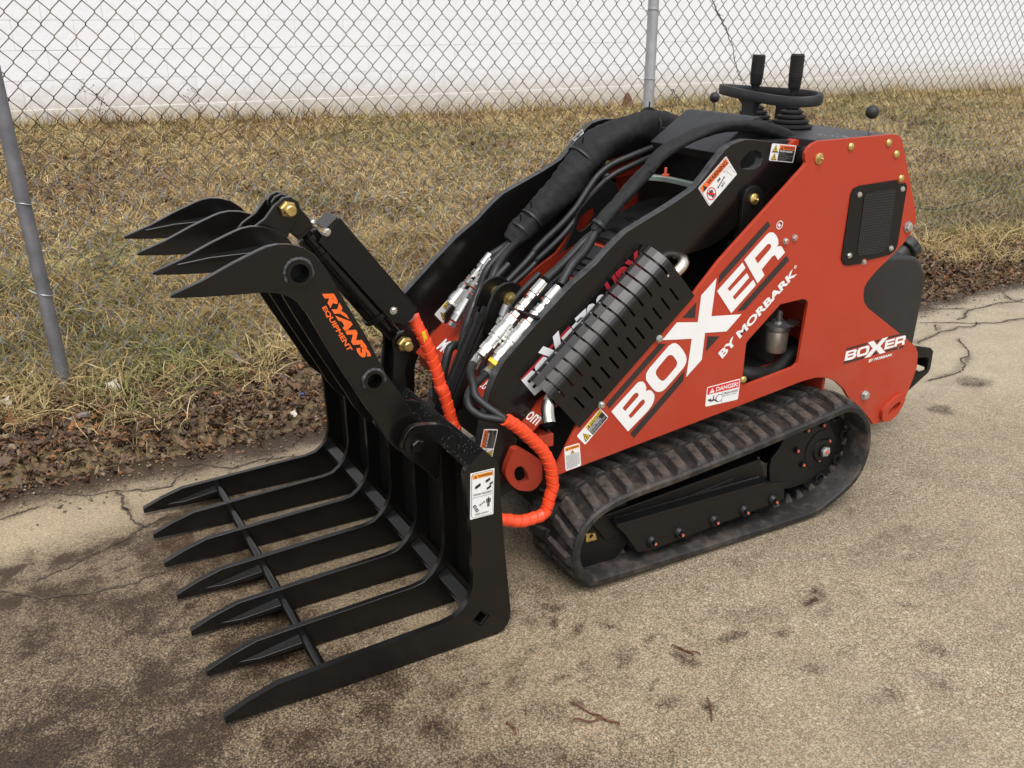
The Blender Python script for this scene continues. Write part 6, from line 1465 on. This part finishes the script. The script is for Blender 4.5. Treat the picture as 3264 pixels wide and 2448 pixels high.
dust = b.ramp(b.math('ADD', n1, b.math('MULTIPLY', b.math('SUBTRACT', n2_, .5), .7)), (.36, (0,) * 3), (.66, (1,) * 3))
geo = b.n("ShaderNodeNewGeometry"); gz = b.n("ShaderNodeSeparateXYZ"); b.l(geo.outputs["Normal"], gz.inputs[0])
b.set("Base Color", b.mix(b.math('MULTIPLY', dust, b.math('ADD', .35, b.math('MULTIPLY', gz.outputs[2], .60), True)), (.009, .0084, .0082), (.092, .071, .057))); b.set("Roughness", .75); b.bump(b.noise(120, 5), .45, .003); M['treadrubber'] = b.m
LUG = []
for row in (0, 1):
    m_ = MB(); sk = .020 if row == 0 else -.020; wd = .106; h_ = .0135
    bot = [(-.019, .004), (.019, .004), (.019 + sk, wd), (-.019 + sk, wd)]; top = [(-.010, .020), (.012, .020), (.0145 + sk, wd - .003), (-.0125 + sk, wd - .003)]
    if row: bot, top = [(-.019, 0), (.019, 0), (.019 + sk, wd), (-.019 + sk, wd)], [(-.0125, .003), (.0145, .003), (.012 + sk, wd - .016), (-.010 + sk, wd - .016)]
    m_.add([(x, y, 0) for x, y in bot] + [(x, y, h_) for x, y in top], [(3, 2, 1, 0), (4, 5, 6, 7), (0, 1, 5, 4), (1, 2, 6, 5), (2, 3, 7, 6), (3, 0, 4, 7)])
    o = m_.build('tread_lug', 'treadrubber', None, bevel=.003); bk = bpy.data.meshes.new_from_object(o.evaluated_get(bpy.context.evaluated_depsgraph_get())); bpy.data.objects.remove(o); LUG.append(bk)
m_ = MB(); a_ = [(.5, .5), (.5, -.5), (-.5, -.5), (-.5, .5)]
m_.add([(u * .028, v * .05, 0) for u, v in a_] + [(u * .012, v * .03, .026) for u, v in a_], [(0, 1, 2, 3), (4, 7, 6, 5), (0, 4, 5, 1), (1, 5, 6, 2), (2, 6, 7, 3), (3, 7, 4, 0)])
o = m_.build('drive_lug', 'rubbertrack', None, bevel=.003); DLUG = bpy.data.meshes.new_from_object(o.evaluated_get(bpy.context.evaluated_depsgraph_get())); bpy.data.objects.remove(o)
TY0, TY1 = 1.638, 1.866
build_track(TY0, TY1, True); build_track(2 * 2.105 - TY1, 2 * 2.105 - TY0, False)
# undercarriage of the near track
rl = [(x, z + .008) for x, z in P['rail_low']]; rlo = plate('track_frame', rl, 1.660, 1.672, 'dkblack', LD, bevel=.002)
ru = [(x, z + .008) for x, z in P['rail_up']]; ruo = plate('track_frame', ru, 1.69, 1.82, 'dkblack', LD, bevel=.004)
ft = MB(); ft.prism([(rl[0][0], rl[0][1]), (rl[6][0], rl[6][1]), (rl[6][0], rl[6][1] + .006), (rl[0][0], rl[0][1] + .006)], 1.658, 1.70); ft.build('frame_flange', 'dkblack', rlo, bevel=.0015)
ws = MB(); qw = resample([(rl[0][0] + .01, 1.688, rl[0][1] + .008), (rl[6][0], 1.688, rl[6][1] + .008)], 60)
for k, p in enumerate(qw[:-1]): ws.lathe(p, qw[k + 1], [(0, .003), (.004, .0052), (.008, .0035)], 7)
ws.build('weld_bead', 'dkblack', rlo, smooth=True)
slot = MB(); slot.prism([(1.50, .172), (1.64, .186), (1.64, .178), (1.50, .164)], 1.688, 1.6895); slot.build('adjuster_slot', 'dark', ruo)
for x, z in P['rollers']:
    rm = MB(); rm.lathe((x, 1.662, z + .008), (x, 0, z + .008), [(0, .019), (.006, .017), (.012, .013)], 16); ro_ = rm.build('roller_boss', 'dkblack', rlo, smooth=True); bolt('darkmarked', (x, 1.651, z + .008), ro_, scale=.85)
    rw = MB(); rw.cyl((x, 1.70, .085), (x, 1.82, .085), .05, 24); rw.build('roller', 'dkblack', LD, smooth=True)
hbx, hbz = P['hub'][0]; hbz += .006
mp = [(x, z + .006) for x, z in P['motor_plate']]; mpo = plate('motor_plate', chaikin(mp, 1), 1.700, 1.712, 'dkblack', LD, bevel=.002)
hm = MB(); hm.lathe((hbx, 1.702, hbz), (hbx, 0, hbz), [(0, .062), (.004, .062), (.006, .036), (.012, .033), (.014, .020), (.020, .019)], 28); hm.build('motor_hub', 'dkblack', mpo, smooth=True)
hx_ = MB(); hx_.lathe((hbx, 1.684, hbz), (hbx, 0, hbz), [(0, .0165), (.008, .016), (.010, .012)], 6); hx_.lathe((hbx, 1.674, hbz), (hbx, 0, hbz), [(0, .006), (.0016, .005)], 8, 1); hx_.build('hub_nut', ['zincdull', 'paintmark'], mpo)
for x, z in P['hub'][1:]: bolt('darkmarked', (x, 1.6995, z + .006), mpo, scale=1.0)
for a_ in range(8):
    hl_ = MB(); an = R(a_ * 45 + 12); c = (hbx + .105 * math.cos(an), 1.706, hbz + .105 * math.sin(an)); hl_.ring((c[0], 1.7055, c[2]), (c[0], 1.712, c[2]), .017, .011, 16); hl_.build('sprocket_hole', 'dark', mpo, smooth=True)
sp_ = MB(); n2 = 11; poly = []
for k in range(n2 * 4):
    an = 2 * math.pi * k / (n2 * 4); r = .150 if k % 4 in (0, 1) else .128; poly.append((hbx - .01 + r * .93 * math.cos(an), hbz + .012 + r * .93 * math.sin(an)))
sp_.prism(poly, 1.713, 1.745); sp_.prism(poly, 1.775, 1.80); sp_.build('sprocket', 'dkblack', LD, bevel=.004)
idl = MB(); idl.cyl((1.215, 1.70, .128), (1.215, 1.815, .128), .098, 36); idl.build('idler_wheel', 'dkblack', LD, smooth=True)
ib = plate('idler_bracket', [(x, z + .006) for x, z in P['idler_br']], 1.679, 1.684, 'gold', LD, holes=[circ(np.mean([p[0] for p in P['idler_br']]), np.mean([p[1] for p in P['idler_br']]) + .009, .006, 10)], bevel=.0008)
ds = MB(); ds.box((1.62, 2.105, .20), (.9, .42, .22)); ds.build('belly_pan', 'dark', LD)
